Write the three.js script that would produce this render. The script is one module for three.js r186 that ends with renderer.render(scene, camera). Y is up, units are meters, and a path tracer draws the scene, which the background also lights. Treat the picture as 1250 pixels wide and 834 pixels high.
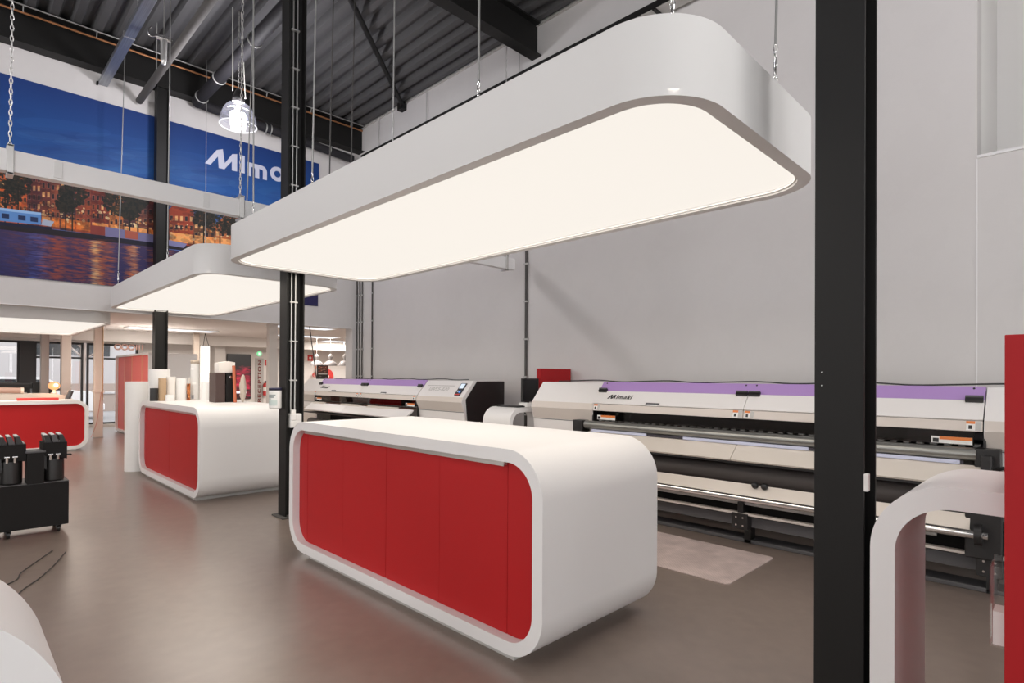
import * as THREE from 'three';
import { RoundedBoxGeometry } from 'three/addons/geometries/RoundedBoxGeometry.js';
import { RectAreaLightUniformsLib } from 'three/addons/lights/RectAreaLightUniformsLib.js';
import * as BGU from 'three/addons/utils/BufferGeometryUtils.js';

// ---------------------------------------------------------------- camera, sky, light, exposure
const FOCAL = 692.677, YAW = 0.786441, ROLL = 0.00583391, PITCH = 0.00540149, CY = 457.299, EYE = 1.5;
const scene = new THREE.Scene();
const vF = new THREE.Vector3(Math.sin(YAW) * Math.cos(PITCH), Math.sin(PITCH), -Math.cos(YAW) * Math.cos(PITCH));
const vR0 = new THREE.Vector3(Math.cos(YAW), 0, Math.sin(YAW));
const vU0 = new THREE.Vector3().crossVectors(vR0, vF);
const vR = vR0.clone().multiplyScalar(Math.cos(ROLL)).addScaledVector(vU0, Math.sin(ROLL));
const vU = vU0.clone().multiplyScalar(Math.cos(ROLL)).addScaledVector(vR0, -Math.sin(ROLL));
const camera = new THREE.PerspectiveCamera(2 * Math.atan(417 / FOCAL) * 180 / Math.PI, 1250 / 834, 0.05, 200);
camera.position.set(0, EYE, 0);
camera.quaternion.setFromRotationMatrix(new THREE.Matrix4().makeBasis(vR, vU, vF.clone().negate()));
camera.setViewOffset(1250, 834, 0, 417 - CY, 1250, 834);
camera.updateProjectionMatrix();
scene.add(camera);

const renderer = new THREE.WebGLRenderer({ antialias: true });
renderer.toneMapping = THREE.LinearToneMapping;
renderer.toneMappingExposure = 1.14;
renderer.shadowMap.enabled = true;
RectAreaLightUniformsLib.init();
scene.background = new THREE.Color().setRGB(2.55, 2.53, 2.53);      // overcast daylight outside the glazing

const CANOPY_RADIANCE = 1.85, CANOPY_GLOW = 0.82, HIGHBAY = 14.5, TROFFER = 19.0;

// pixel of the photograph -> point on a plane of the room
function ray(px, py) { return vF.clone().multiplyScalar(FOCAL).addScaledVector(vR, px - 625).addScaledVector(vU, CY - py); }
function onX(px, py, c) { const d = ray(px, py), t = c / d.x; return new THREE.Vector3(c, EYE + d.y * t, d.z * t); }
function onY(px, py, h) { const d = ray(px, py), t = (h - EYE) / d.y; return new THREE.Vector3(d.x * t, h, d.z * t); }
function onZ(px, py, c) { const d = ray(px, py), t = c / d.z; return new THREE.Vector3(d.x * t, EYE + d.y * t, c); }

// ---------------------------------------------------------------- helpers
let seed = 20240611;
function rnd() { seed = (seed * 1664525 + 1013904223) >>> 0; return seed / 4294967296; }
const taken = new Map();
function numbered(name) { const n = taken.get(name) || 0; taken.set(name, n + 1); return n ? name + '_' + String(n).padStart(3, '0') : name; }
const V = (x, y, z) => new THREE.Vector3(x, y, z);
function merge(gs) {
  if (!Array.isArray(gs)) return gs;
  if (gs.length === 1) return gs[0];
  return BGU.mergeGeometries(gs.map(g => { const n = g.index ? g.toNonIndexed() : g; for (const k of Object.keys(n.attributes)) if (!['position', 'normal', 'uv'].includes(k)) n.deleteAttribute(k); return n; }), false);
}
function part(name, geo, mat, parent) {
  const m = new THREE.Mesh(merge(geo), mat); m.name = name; m.castShadow = m.receiveShadow = true; parent.add(m); return m;
}
function thing(name, label, category, pos = [0, 0, 0], turn = 0, group) {
  const o = new THREE.Group(); o.name = numbered(name); o.position.set(...pos); o.rotation.y = turn;
  o.userData = { label, category }; if (group) o.userData.group = group; scene.add(o); return o;
}
function solo(name, label, category, geo, mat, group) {
  const m = part(numbered(name), geo, mat, scene); m.userData = { label, category }; if (group) m.userData.group = group; return m;
}
function struct(name, geo, mat, label, category, parent) {
  const m = part(name, geo, mat, parent || scene); if (!parent) m.userData = { kind: 'structure', label, category }; return m;
}
function copyOf(root, pos, turn, label, group) {
  const r = root.clone(); r.name = numbered(root.name.replace(/_\d{3}$/, '')); r.position.set(...pos); r.rotation.y = turn;
  r.userData = { ...root.userData, label: label || root.userData.label }; if (group) r.userData.group = group; scene.add(r); return r;
}
// boxes by limits; bevelled when r > 0
function box(x0, x1, y0, y1, z0, z1, r = 0) {
  const g = r > 0 ? new RoundedBoxGeometry(x1 - x0, y1 - y0, z1 - z0, 2, r) : new THREE.BoxGeometry(x1 - x0, y1 - y0, z1 - z0);
  return g.translate((x0 + x1) / 2, (y0 + y1) / 2, (z0 + z1) / 2);
}
function rod(a, b, r, seg = 12) {
  const d = new THREE.Vector3().subVectors(b, a), g = new THREE.CylinderGeometry(r, r, d.length(), seg);
  g.applyQuaternion(new THREE.Quaternion().setFromUnitVectors(V(0, 1, 0), d.clone().normalize()));
  return g.translate((a.x + b.x) / 2, (a.y + b.y) / 2, (a.z + b.z) / 2);
}
function tube(pts, r, seg = 40, rad = 8) { return new THREE.TubeGeometry(new THREE.CatmullRomCurve3(pts), seg, r, rad); }
function lathe(prof, seg = 28) { return new THREE.LatheGeometry(prof.map(p => new THREE.Vector2(p[0], p[1])), seg); }
const crease = (g, a = 0.5) => BGU.toCreasedNormals(g, a);
// prism: outline points in (z, y) drawn along x, or in (x, y) along z, or in (x, z) along y
function shapeOf(pts) { const s = new THREE.Shape(); pts.forEach((p, i) => i ? s.lineTo(p[0], p[1]) : s.moveTo(p[0], p[1])); s.closePath(); return s; }
function prism(axis, pts, a0, a1, holes = [], ang = 0.5) {
  const map = axis === 'x' ? p => [-p[0], p[1]] : axis === 'z' ? p => p : p => [p[0], -p[1]];
  const s = shapeOf(pts.map(map)); for (const h of holes) s.holes.push(shapeOf(h.map(map)));
  const g = new THREE.ExtrudeGeometry(s, { depth: a1 - a0, bevelEnabled: false });
  if (axis === 'x') g.rotateY(Math.PI / 2).translate(a0, 0, 0);
  else if (axis === 'z') g.translate(0, 0, a0);
  else g.rotateX(-Math.PI / 2).translate(0, a0, 0);
  return crease(g, ang);
}
function roundRect(u0, u1, v0, v1, r, n = 14) {
  const p = [];
  for (const [cu, cv, a] of [[u1 - r, v0 + r, -90], [u1 - r, v1 - r, 0], [u0 + r, v1 - r, 90], [u0 + r, v0 + r, 180]])
    for (let i = 0; i <= n; i++) { const t = (a + 90 * i / n) * Math.PI / 180; p.push([cu + r * Math.cos(t), cv + r * Math.sin(t)]); }
  return p;
}
// ---------------------------------------------------------------- textures
function hash2(x, y, s) { let h = (x * 374761393 + y * 668265263 + s * 974711) | 0; h = Math.imul(h ^ (h >>> 13), 1274126177); return ((h ^ (h >>> 16)) >>> 0) / 4294967296; }
function vnoise(x, y, per, s) {
  const x0 = Math.floor(x), y0 = Math.floor(y), fx = x - x0, fy = y - y0, sx = fx * fx * (3 - 2 * fx), sy = fy * fy * (3 - 2 * fy), m = v => ((v % per) + per) % per;
  const a = hash2(m(x0), m(y0), s), b = hash2(m(x0 + 1), m(y0), s), c = hash2(m(x0), m(y0 + 1), s), d = hash2(m(x0 + 1), m(y0 + 1), s);
  return a + (b - a) * sx + (c - a) * sy + (a - b - c + d) * sx * sy;
}
function fbm(u, v, base, oct, s) { let t = 0, a = 0.5, n = 0; for (let o = 0; o < oct; o++) { t += a * vnoise(u * base * 2 ** o, v * base * 2 ** o, base * 2 ** o, s + o); n += a; a *= 0.55; } return t / n; }
function dataTex(n, fn, srgb, rx, ry) {
  const d = new Uint8Array(n * n * 4);
  for (let j = 0; j < n; j++) for (let i = 0; i < n; i++) { const c = fn(i / n, j / n), k = (j * n + i) * 4; d[k] = c[0]; d[k + 1] = c[1]; d[k + 2] = c[2]; d[k + 3] = 255; }
  const t = new THREE.DataTexture(d, n, n); t.wrapS = t.wrapT = THREE.RepeatWrapping; t.magFilter = THREE.LinearFilter; t.minFilter = THREE.LinearMipmapLinearFilter; t.generateMipmaps = true;
  if (srgb) t.colorSpace = THREE.SRGBColorSpace; t.repeat.set(rx || 1, ry || 1); t.needsUpdate = true; return t;
}
const cl = v => Math.max(0, Math.min(255, v));
const S = (r, g, b, o = {}) => { const { phys, ...rest } = o; const m = new (phys ? THREE.MeshPhysicalMaterial : THREE.MeshStandardMaterial)({ roughness: 0.5, metalness: 0, ...rest }); m.color.setRGB(r, g, b); return m; };

const floorMap = dataTex(512, (u, v) => { const a = fbm(u, v, 4, 6, 3), b = fbm(u, v, 60, 2, 9); const k = 0.86 + 0.05 * (a - 0.5) + 0.07 * (b - 0.5); return [cl(178 * k), cl(175 * k), cl(174 * k)]; }, true);
const floorRough = dataTex(512, (u, v) => { const k = 110 + 16 * (fbm(u, v, 6, 4, 17) - 0.5); return [k, k, k]; });
const plaster = dataTex(256, (u, v) => { const k = 240 + 4 * (fbm(u, v, 8, 4, 23) - 0.5); return [k, k, k]; }, true);
const plasterBump = dataTex(256, (u, v) => { const k = 128 + 90 * (fbm(u, v, 64, 2, 31) - 0.5); return [k, k, k]; });
const matMap = dataTex(256, (u, v) => { const w = 14 * Math.sin(u * 60 * Math.PI) * Math.sin(v * 60 * Math.PI), k = 214 + 46 * (fbm(u, v, 8, 5, 41) - 0.5) + w; return [cl(k), cl(k * 0.955), cl(k * 0.94)]; }, true);
const galvMap = dataTex(128, (u, v) => { const k = 200 + 50 * (fbm(u, v, 16, 3, 51) - 0.5); return [k, k, k]; }, true);

// ---------------------------------------------------------------- materials
const M = {
  floor: S(0.68, 0.55, 0.47, { phys: true, ior: 1.8, map: floorMap, roughness: 0.70, roughnessMap: floorRough }),
  wall: S(0.75, 0.725, 0.71, { map: plaster, bumpMap: plasterBump, bumpScale: 0.0006, roughness: 0.9 }),
  groove: S(0.62, 0.6, 0.58, { roughness: 0.9 }),
  deck: S(0.085, 0.084, 0.086, { roughness: 0.6 }),
  steel: S(0.011, 0.0105, 0.010, { phys: true, roughness: 0.55, specularIntensity: 0.55 }),
  pipeDark: S(0.022, 0.021, 0.024, { phys: true, roughness: 0.7, specularIntensity: 0.5 }),
  pipeGrey: S(0.085, 0.08, 0.076, { roughness: 0.85 }),
  galv: S(0.62, 0.65, 0.7, { map: galvMap, roughness: 0.38, metalness: 0.85 }),
  copper: S(0.45, 0.2, 0.09, { roughness: 0.4, metalness: 0.7 }),
  wire: S(0.4, 0.4, 0.385, { roughness: 0.4, metalness: 0.6 }),
  cord: S(0.75, 0.74, 0.68, { roughness: 0.6 }),
  cable: S(0.03, 0.03, 0.03, { roughness: 0.6 }),
  white: S(0.80, 0.79, 0.785, { roughness: 0.4 }),
  canopy: S(0.74, 0.735, 0.725, { roughness: 0.75 }),
  canopyGlow: S(0.8, 0.78, 0.74, { roughness: 0.9 }),
  red: S(0.45, 0.0125, 0.0145, { phys: true, roughness: 0.5, specularIntensity: 0.5 }),
  redBright: S(0.62, 0.045, 0.04, { roughness: 0.5 }),
  redCoral: S(0.80, 0.14, 0.115, { roughness: 0.5 }),
  redDark: S(0.40, 0.011, 0.014, { phys: true, roughness: 0.55, specularIntensity: 0.5 }),
  alu: S(0.62, 0.61, 0.59, { roughness: 0.35, metalness: 0.8 }),
  chrome: S(0.85, 0.84, 0.83, { roughness: 0.14, metalness: 1 }),
  pWhite: S(0.84, 0.815, 0.80, { roughness: 0.35 }),
  pBeige: S(0.66, 0.60, 0.55, { roughness: 0.45 }),
  pTray: S(0.72, 0.66, 0.59, { roughness: 0.45 }),
  purple: S(0.46, 0.29, 0.62, { roughness: 0.35 }),
  black: S(0.016, 0.015, 0.015, { roughness: 0.4 }),
  blackMatte: S(0.012, 0.011, 0.011, { phys: true, roughness: 0.7, specularIntensity: 0.45 }),
  darkRoll: S(0.075, 0.065, 0.062, { roughness: 0.6 }),
  darkGrey: S(0.09, 0.088, 0.092, { roughness: 0.55 }),
  roller: S(0.30, 0.30, 0.285, { roughness: 0.3, metalness: 0.7 }),
  blueStrip: S(0.62, 0.65, 0.82, { roughness: 0.3 }),
  orange: S(0.75, 0.22, 0.05, { roughness: 0.5 }),
  paper: S(0.85, 0.84, 0.82, { roughness: 0.7 }),
  paperWarm: S(0.84, 0.80, 0.75, { roughness: 0.7 }),
  kraft: S(0.52, 0.36, 0.22, { roughness: 0.8 }),
  greyPlastic: S(0.5, 0.49, 0.47, { roughness: 0.5 }),
  mat: S(0.78, 0.70, 0.68, { map: matMap, roughness: 0.6 }),
  acrylic: S(1, 1, 1, { phys: true, transmission: 1, thickness: 0, roughness: 0.04, ior: 1.49 }),
  glass: S(1, 1, 1, { phys: true, transmission: 1, thickness: 0, roughness: 0.0, ior: 1.5 }),
  domeGlass: S(0.86, 0.87, 0.95, { phys: true, transmission: 0.99, thickness: 0, roughness: 0.02, ior: 1.5 }),
  cream: S(0.72, 0.65, 0.58, { roughness: 0.6 }),
  creamWall: S(0.74, 0.70, 0.66, { roughness: 0.85 }),
  lowCeil: S(0.74, 0.68, 0.64, { roughness: 0.9 }),
  frameDark: S(0.035, 0.033, 0.034, { roughness: 0.5 }),
  asphalt: S(0.2, 0.2, 0.21, { roughness: 0.9 }),
  outWall: S(0.42, 0.41, 0.42, { roughness: 0.9 }),
  outBrick: S(0.33, 0.27, 0.24, { roughness: 0.9 }),
  leaf: S(0.10, 0.13, 0.06, { roughness: 0.9 }),
  carWhite: S(0.75, 0.76, 0.78, { roughness: 0.25 }),
  carGlass: S(0.03, 0.035, 0.04, { roughness: 0.1 }),
  tyre: S(0.02, 0.02, 0.02, { roughness: 0.8 }),
};
M.canopyGlow.emissive.setRGB(1.0, 0.935, 0.855); M.canopyGlow.emissiveIntensity = CANOPY_GLOW; M.canopyGlow.color.setRGB(0.02, 0.02, 0.02);
function glowMat(r, g, b, k) { const m = S(0.03, 0.03, 0.03, { roughness: 0.6 }); m.emissive.setRGB(r, g, b); m.emissiveIntensity = k; return m; }
function areaLight(w, h, pos, target, rgb, radiance) {
  const l = new THREE.RectAreaLight(new THREE.Color().setRGB(...rgb), radiance, w, h); l.position.set(...pos); l.lookAt(...target); scene.add(l); return l;
}
function canvasTex(w, h, draw) {
  const c = document.createElement('canvas'); c.width = w; c.height = h; const g = c.getContext('2d'); draw(g, w, h);
  const t = new THREE.CanvasTexture(c); t.colorSpace = THREE.SRGBColorSpace; t.magFilter = THREE.LinearFilter; return t;
}
// uv in metres for flat shells, from the face's main direction
function metreUV(g, k = 1) {
  g = g.index ? g.toNonIndexed() : g; const p = g.attributes.position, n = g.attributes.normal, uv = new Float32Array(p.count * 2);
  for (let i = 0; i < p.count; i++) {
    const ax = Math.abs(n.getX(i)), ay = Math.abs(n.getY(i)), az = Math.abs(n.getZ(i));
    const [u, v] = ay >= ax && ay >= az ? [p.getX(i), p.getZ(i)] : ax >= az ? [p.getZ(i), p.getY(i)] : [p.getX(i), p.getY(i)];
    uv[2 * i] = u * k; uv[2 * i + 1] = v * k;
  }
  g.setAttribute('uv', new THREE.BufferAttribute(uv, 2)); return g;
}
// ================================================================ THE ROOM
const WR = 6.58, WF = -11.5, WL = -7, WB = 6, TOP = 7.3, SOF = 2.58, ZB = -20, XE = 13, LOW = 2.75;
{
  const fl = metreUV(box(WL - 0.3, XE + 0.3, -0.3, 0, ZB - 0.3, WB + 0.3), 0.25);
  struct('floor', fl, M.floor, 'grey brown poured resin floor running through the whole hall', 'floor');

  const recess = [[-0.646, 3.53], [1.5, 3.53], [1.5, 6.6], [-0.646, 6.6]];
  const wr = struct('wall_right', metreUV(prism('x', [[WF, 0], [WB, 0], [WB, TOP], [WF, TOP]], WR, WR + 0.3, [recess]), 0.5), M.wall, 'tall pale plastered wall behind the two wide printers', 'wall');
  const rb = []; const xd = WR + 0.3, xe = WR + 1.75;
  rb.push(box(xd, xe, 3.33, 3.53, -0.846, 1.7), box(xd, xe, 6.6, 6.8, -0.846, 1.7), box(xd, xe, 3.53, 6.6, -0.846, -0.646), box(xd, xe, 3.53, 6.6, 1.5, 1.7), box(xe, xe + 0.2, 3.33, 6.8, -0.846, 1.7));
  part('recess_lining', metreUV(merge(rb), 0.5), M.paper, wr);
  part('recess_sill', box(WR - 0.012, WR + 0.3, 3.505, 3.53, -0.646, 1.5), M.white, wr);
  part('panel_joint', box(WR - 0.004, WR, 0, 3.5, -0.652, -0.644), M.white, wr);
  part('wall_capping', box(WR - 0.03, WR, 7.03, 7.06, WF, WB), M.greyPlastic, wr);

  const wf = struct('wall_far', metreUV(prism('z', [[WL, SOF], [6.46, SOF], [6.46, 0], [XE, 0], [XE, TOP], [WL, TOP]], WF - 0.3, WF), 0.5), M.wall, 'white wall with the big canal mural above a wide low opening', 'wall');
  part('lintel_trim', box(WL, 6.46, SOF - 0.012, SOF, WF - 0.05, WF + 0.004), M.white, wf);

  // glazed side wall to the left of the camera, outside the frame: three tall openings
  const holes = [[-10.5, -6.6], [-5.4, -1.5], [-0.3, 3.6]].map(([a, b]) => [[a, 0.4], [b, 0.4], [b, 5.6], [a, 5.6]]);
  struct('wall_left', metreUV(prism('x', [[ZB - 0.3, 0], [WB, 0], [WB, TOP], [ZB - 0.3, TOP]], WL - 0.3, WL, holes), 0.5), M.wall, 'white side wall with three tall windows', 'wall');
  const bh = [[-6.2, -2.4], [-1.6, 2.2], [2.8, 6.3]].map(([a, b]) => [[a, 0.3], [b, 0.3], [b, 5.8], [a, 5.8]]);
  struct('wall_back', metreUV(prism('z', [[WL - 0.3, 0], [WR + 0.3, 0], [WR + 0.3, TOP], [WL - 0.3, TOP]], WB, WB + 0.3, bh), 0.5), M.wall, 'white wall with tall windows behind the camera', 'wall');
  bh.forEach((h, i) => {
    const w = new THREE.Group(); w.name = 'window_' + (i + 8); w.userData = { kind: 'structure', label: 'tall window behind the camera', category: 'window' }; scene.add(w);
    const x0 = h[0][0], x1 = h[1][0], xm = (x0 + x1) / 2;
    part('frame', prism('z', h, WB + 0.12, WB + 0.2, [[[x0 + 0.06, 0.36], [x1 - 0.06, 0.36], [x1 - 0.06, 5.74], [x0 + 0.06, 5.74]]]), M.frameDark, w);
    part('mullion', box(xm - 0.03, xm + 0.03, 0.36, 5.74, WB + 0.13, WB + 0.19), M.frameDark, w);
    part('pane', box(x0 + 0.06, xm - 0.03, 0.36, 5.74, WB + 0.158, WB + 0.162), M.glass, w);
    part('pane', box(xm + 0.03, x1 - 0.06, 0.36, 5.74, WB + 0.158, WB + 0.162), M.glass, w);
  });
  holes.forEach((h, i) => {
    const w = new THREE.Group(); w.name = 'window_' + (i + 1); w.userData = { kind: 'structure', label: 'tall side window of the hall', category: 'window' }; scene.add(w);
    const z0 = h[0][0], z1 = h[1][0], zm = (z0 + z1) / 2;
    part('frame', prism('x', h, WL - 0.2, WL - 0.12, [[[z0 + 0.06, 0.46], [z1 - 0.06, 0.46], [z1 - 0.06, 5.54], [z0 + 0.06, 5.54]]]), M.frameDark, w);
    part('mullion', box(WL - 0.19, WL - 0.13, 0.46, 5.54, zm - 0.03, zm + 0.03), M.frameDark, w);
    part('pane', box(WL - 0.17, WL - 0.165, 0.46, 5.54, z0 + 0.06, zm - 0.03), M.glass, w);
    part('pane', box(WL - 0.17, WL - 0.165, 0.46, 5.54, zm + 0.03, z1 - 0.06), M.glass, w);
  });

  // profiled steel roof deck, ribs along the hall
  const pts = [], pitch = 0.28, y0 = 7.07, y1 = 7.17; let x = WL;
  while (x < WR) { pts.push([x, y0], [x + 0.10, y0], [x + 0.14, y1], [x + 0.24, y1]); x += pitch; }
  pts.push([WR + 0.1, y0], [WR + 0.1, 7.4], [WL, 7.4]);
  struct('ceiling', prism('z', pts, WF, WB, [], 0.1), M.deck, 'dark grey profiled steel roof deck with ribs', 'ceiling');

  // low part behind the far wall
  struct('ceiling_low', metreUV(box(WL, XE, LOW, LOW + 0.25, ZB, WF - 0.3), 0.5), M.lowCeil, 'low pale ceiling over the space behind the far wall', 'ceiling');
  struct('trim_1', box(WL, XE, 2.44, LOW, -19.25, -19.0), M.creamWall, 'cream bulkhead running under the low ceiling before the windows', 'bulkhead');
  struct('wall_end', metreUV(prism('z', [[WL - 0.3, 0], [XE + 0.3, 0], [XE + 0.3, 3], [WL - 0.3, 3]], ZB - 0.3, ZB, [[[-4.5, 0.08], [4.15, 0.08], [4.15, 2.42], [-4.5, 2.42]]]), 0.5), M.creamWall, 'pale end wall with glazing on its left part', 'wall');
  struct('wall_side', metreUV(box(XE, XE + 0.3, 0, 3, ZB, WF - 0.3), 0.5), M.creamWall, 'white side wall of the space behind the far wall', 'wall');

  const cuts = [[-4.5, -1.6], [-1.5, 1.44], [1.74, 2.82], [2.9, 4.15]];
  cuts.forEach(([a, b], i) => {
    const w = new THREE.Group(); w.name = 'window_' + (i + 4); w.userData = { kind: 'structure', label: 'dark framed shop window in the end wall', category: 'window' }; scene.add(w);
    const f = 0.05;
    part('frame', prism('z', [[a, 0.08], [b, 0.08], [b, 2.42], [a, 2.42]], ZB - 0.2, ZB - 0.1, [[[a + f, 0.13], [b - f, 0.13], [b - f, 2.36], [a + f, 2.36]]]), M.frameDark, w);
    if (i > 1) part('transom', box(a + f, b - f, 1.96, 2.01, ZB - 0.19, ZB - 0.11), M.frameDark, w);
    part('pane', box(a + f, b - f, 0.13, i > 1 ? 1.96 : 2.36, ZB - 0.152, ZB - 0.148), M.glass, w);
    if (i > 1) part('pane', box(a + f, b - f, 2.01, 2.36, ZB - 0.152, ZB - 0.148), M.glass, w);
  });
  struct('trim_2', box(1.44, 1.74, 0, 2.42, ZB - 0.25, ZB - 0.05), M.frameDark, 'thick dark post between two shop windows', 'window post');
}
// ---------------------------------------------------------------- steel frame
function iBeamX(name, label, z, y0, y1, x0, x1, w = 0.2) {   // I section lying along x
  const t = 0.02, h = w / 2, p = [[z - h, y0], [z + h, y0], [z + h, y0 + t], [z + 0.008, y0 + t], [z + 0.008, y1 - t], [z + h, y1 - t], [z + h, y1], [z - h, y1], [z - h, y1 - t], [z - 0.008, y1 - t], [z - 0.008, y0 + t], [z - h, y0 + t]];
  return solo(name, label, 'beam', prism('x', p, x0, x1, [], 0.2), M.steel, 'black steel roof beams');
}
iBeamX('roof_beam', 'black steel roof beam over the black column beside the nearer counter', -6.05, 6.54, 7.06, WL, WR);
iBeamX('roof_beam', 'black steel roof beam running along the top of the mural wall', -11.36, 6.5, 7.06, WL, WR, 0.24);
solo('roof_brace', 'thin black diagonal brace under the ribbed roof deck', 'brace', [rod(V(6.5, 6.99, -9.66), V(1.2, 7.0, -4.8), 0.045, 4), box(6.46, 6.58, 6.9, 7.05, -9.78, -9.62)], M.steel);
function column(z, top, label) {          // H section, flanges facing -x and +x
  const o = thing('steel_column', label, 'column', [2.56, 0, z], 0, 'black steel columns');
  const h = 0.09, t = 0.015, d = 0.195;
  part('flange', box(0, t, 0.012, top, -h, h, 0.002), M.steel, o);
  part('flange', box(d - t, d, 0.012, top, -h, h, 0.002), M.steel, o);
  part('web', box(t, d - t, 0.012, top, -0.012, 0.012), M.steel, o);
  part('base_plate', box(-0.05, d + 0.05, 0, 0.014, -h - 0.05, h + 0.05, 0.003), M.pipeGrey, o);
  return o;
}
const colNear = column(-0.687, 7.05, 'wide black steel column rising beside the white arched desk');
const colMid = column(-6.015, 6.54, 'black steel column with white power sockets between the two counters');
const colFar = column(-11.3, 6.5, 'black steel column standing against the mural wall');
for (const [y, z] of [[1.53, -0.06], [1.475, -0.06]]) part('bolt_head', rod(V(-0.006, y, z), V(0.002, y, z), 0.003, 8), M.alu, colNear);
part('switch', box(0.0, 0.03, 1.06, 1.13, 0.088, 0.105, 0.004), M.paper, colNear);
{ // conduits, clips and the socket box on the middle column
  for (const dx of [0.075, 0.12]) part('conduit', rod(V(dx, 1.13, 0.03), V(dx, 6.5, 0.03), 0.009, 8), M.alu, colMid);
  for (let y = 1.45; y < 6.4; y += 0.42) part('conduit_clip', box(0.055, 0.14, y, y + 0.014, 0.012, 0.045), M.alu, colMid);
  const sb = part('socket_box', box(0.045, 0.17, 0.95, 1.1, 0.02, 0.1, 0.008), M.paper, colMid);
  for (const x of [0.05, 0.11]) for (const y of [0.955, 1.03]) part('socket', box(x, x + 0.055, y, y + 0.065, 0.098, 0.106, 0.004), M.paper, sb);
  part('lamp_switch', box(0.07, 0.12, 1.1, 1.14, 0.02, 0.06, 0.004), M.paper, colMid);
}
{ const o = thing('wipes_tub', 'white round tub with a dark lid clamped to the socket column', 'tub', [2.49, 1.16, -6.03]);
  part('tub', lathe([[0, 0], [0.058, 0], [0.062, 0.008], [0.062, 0.19], [0, 0.19]]), M.paper, o);
  part('lid', lathe([[0, 0.19], [0.066, 0.19], [0.066, 0.212], [0.06, 0.218], [0, 0.218]]), S(0.03, 0.03, 0.07), o);
  const lt = canvasTex(256, 128, (g, w, h) => { g.fillStyle = '#e9ebe8'; g.fillRect(0, 0, w, h); g.fillStyle = '#c9d6d2'; g.fillRect(0, 78, w, 50); g.fillStyle = '#7d8a88'; g.fillRect(20, 22, 216, 8); g.fillRect(40, 40, 176, 12); g.fillRect(60, 60, 120, 6); });
  part('label_wrap', new THREE.CylinderGeometry(0.0632, 0.0632, 0.14, 28, 1, true, 2.6, 3.6).translate(0, 0.1, 0), S(1, 1, 1, { map: lt, roughness: 0.5, side: THREE.DoubleSide }), o); }

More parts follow.
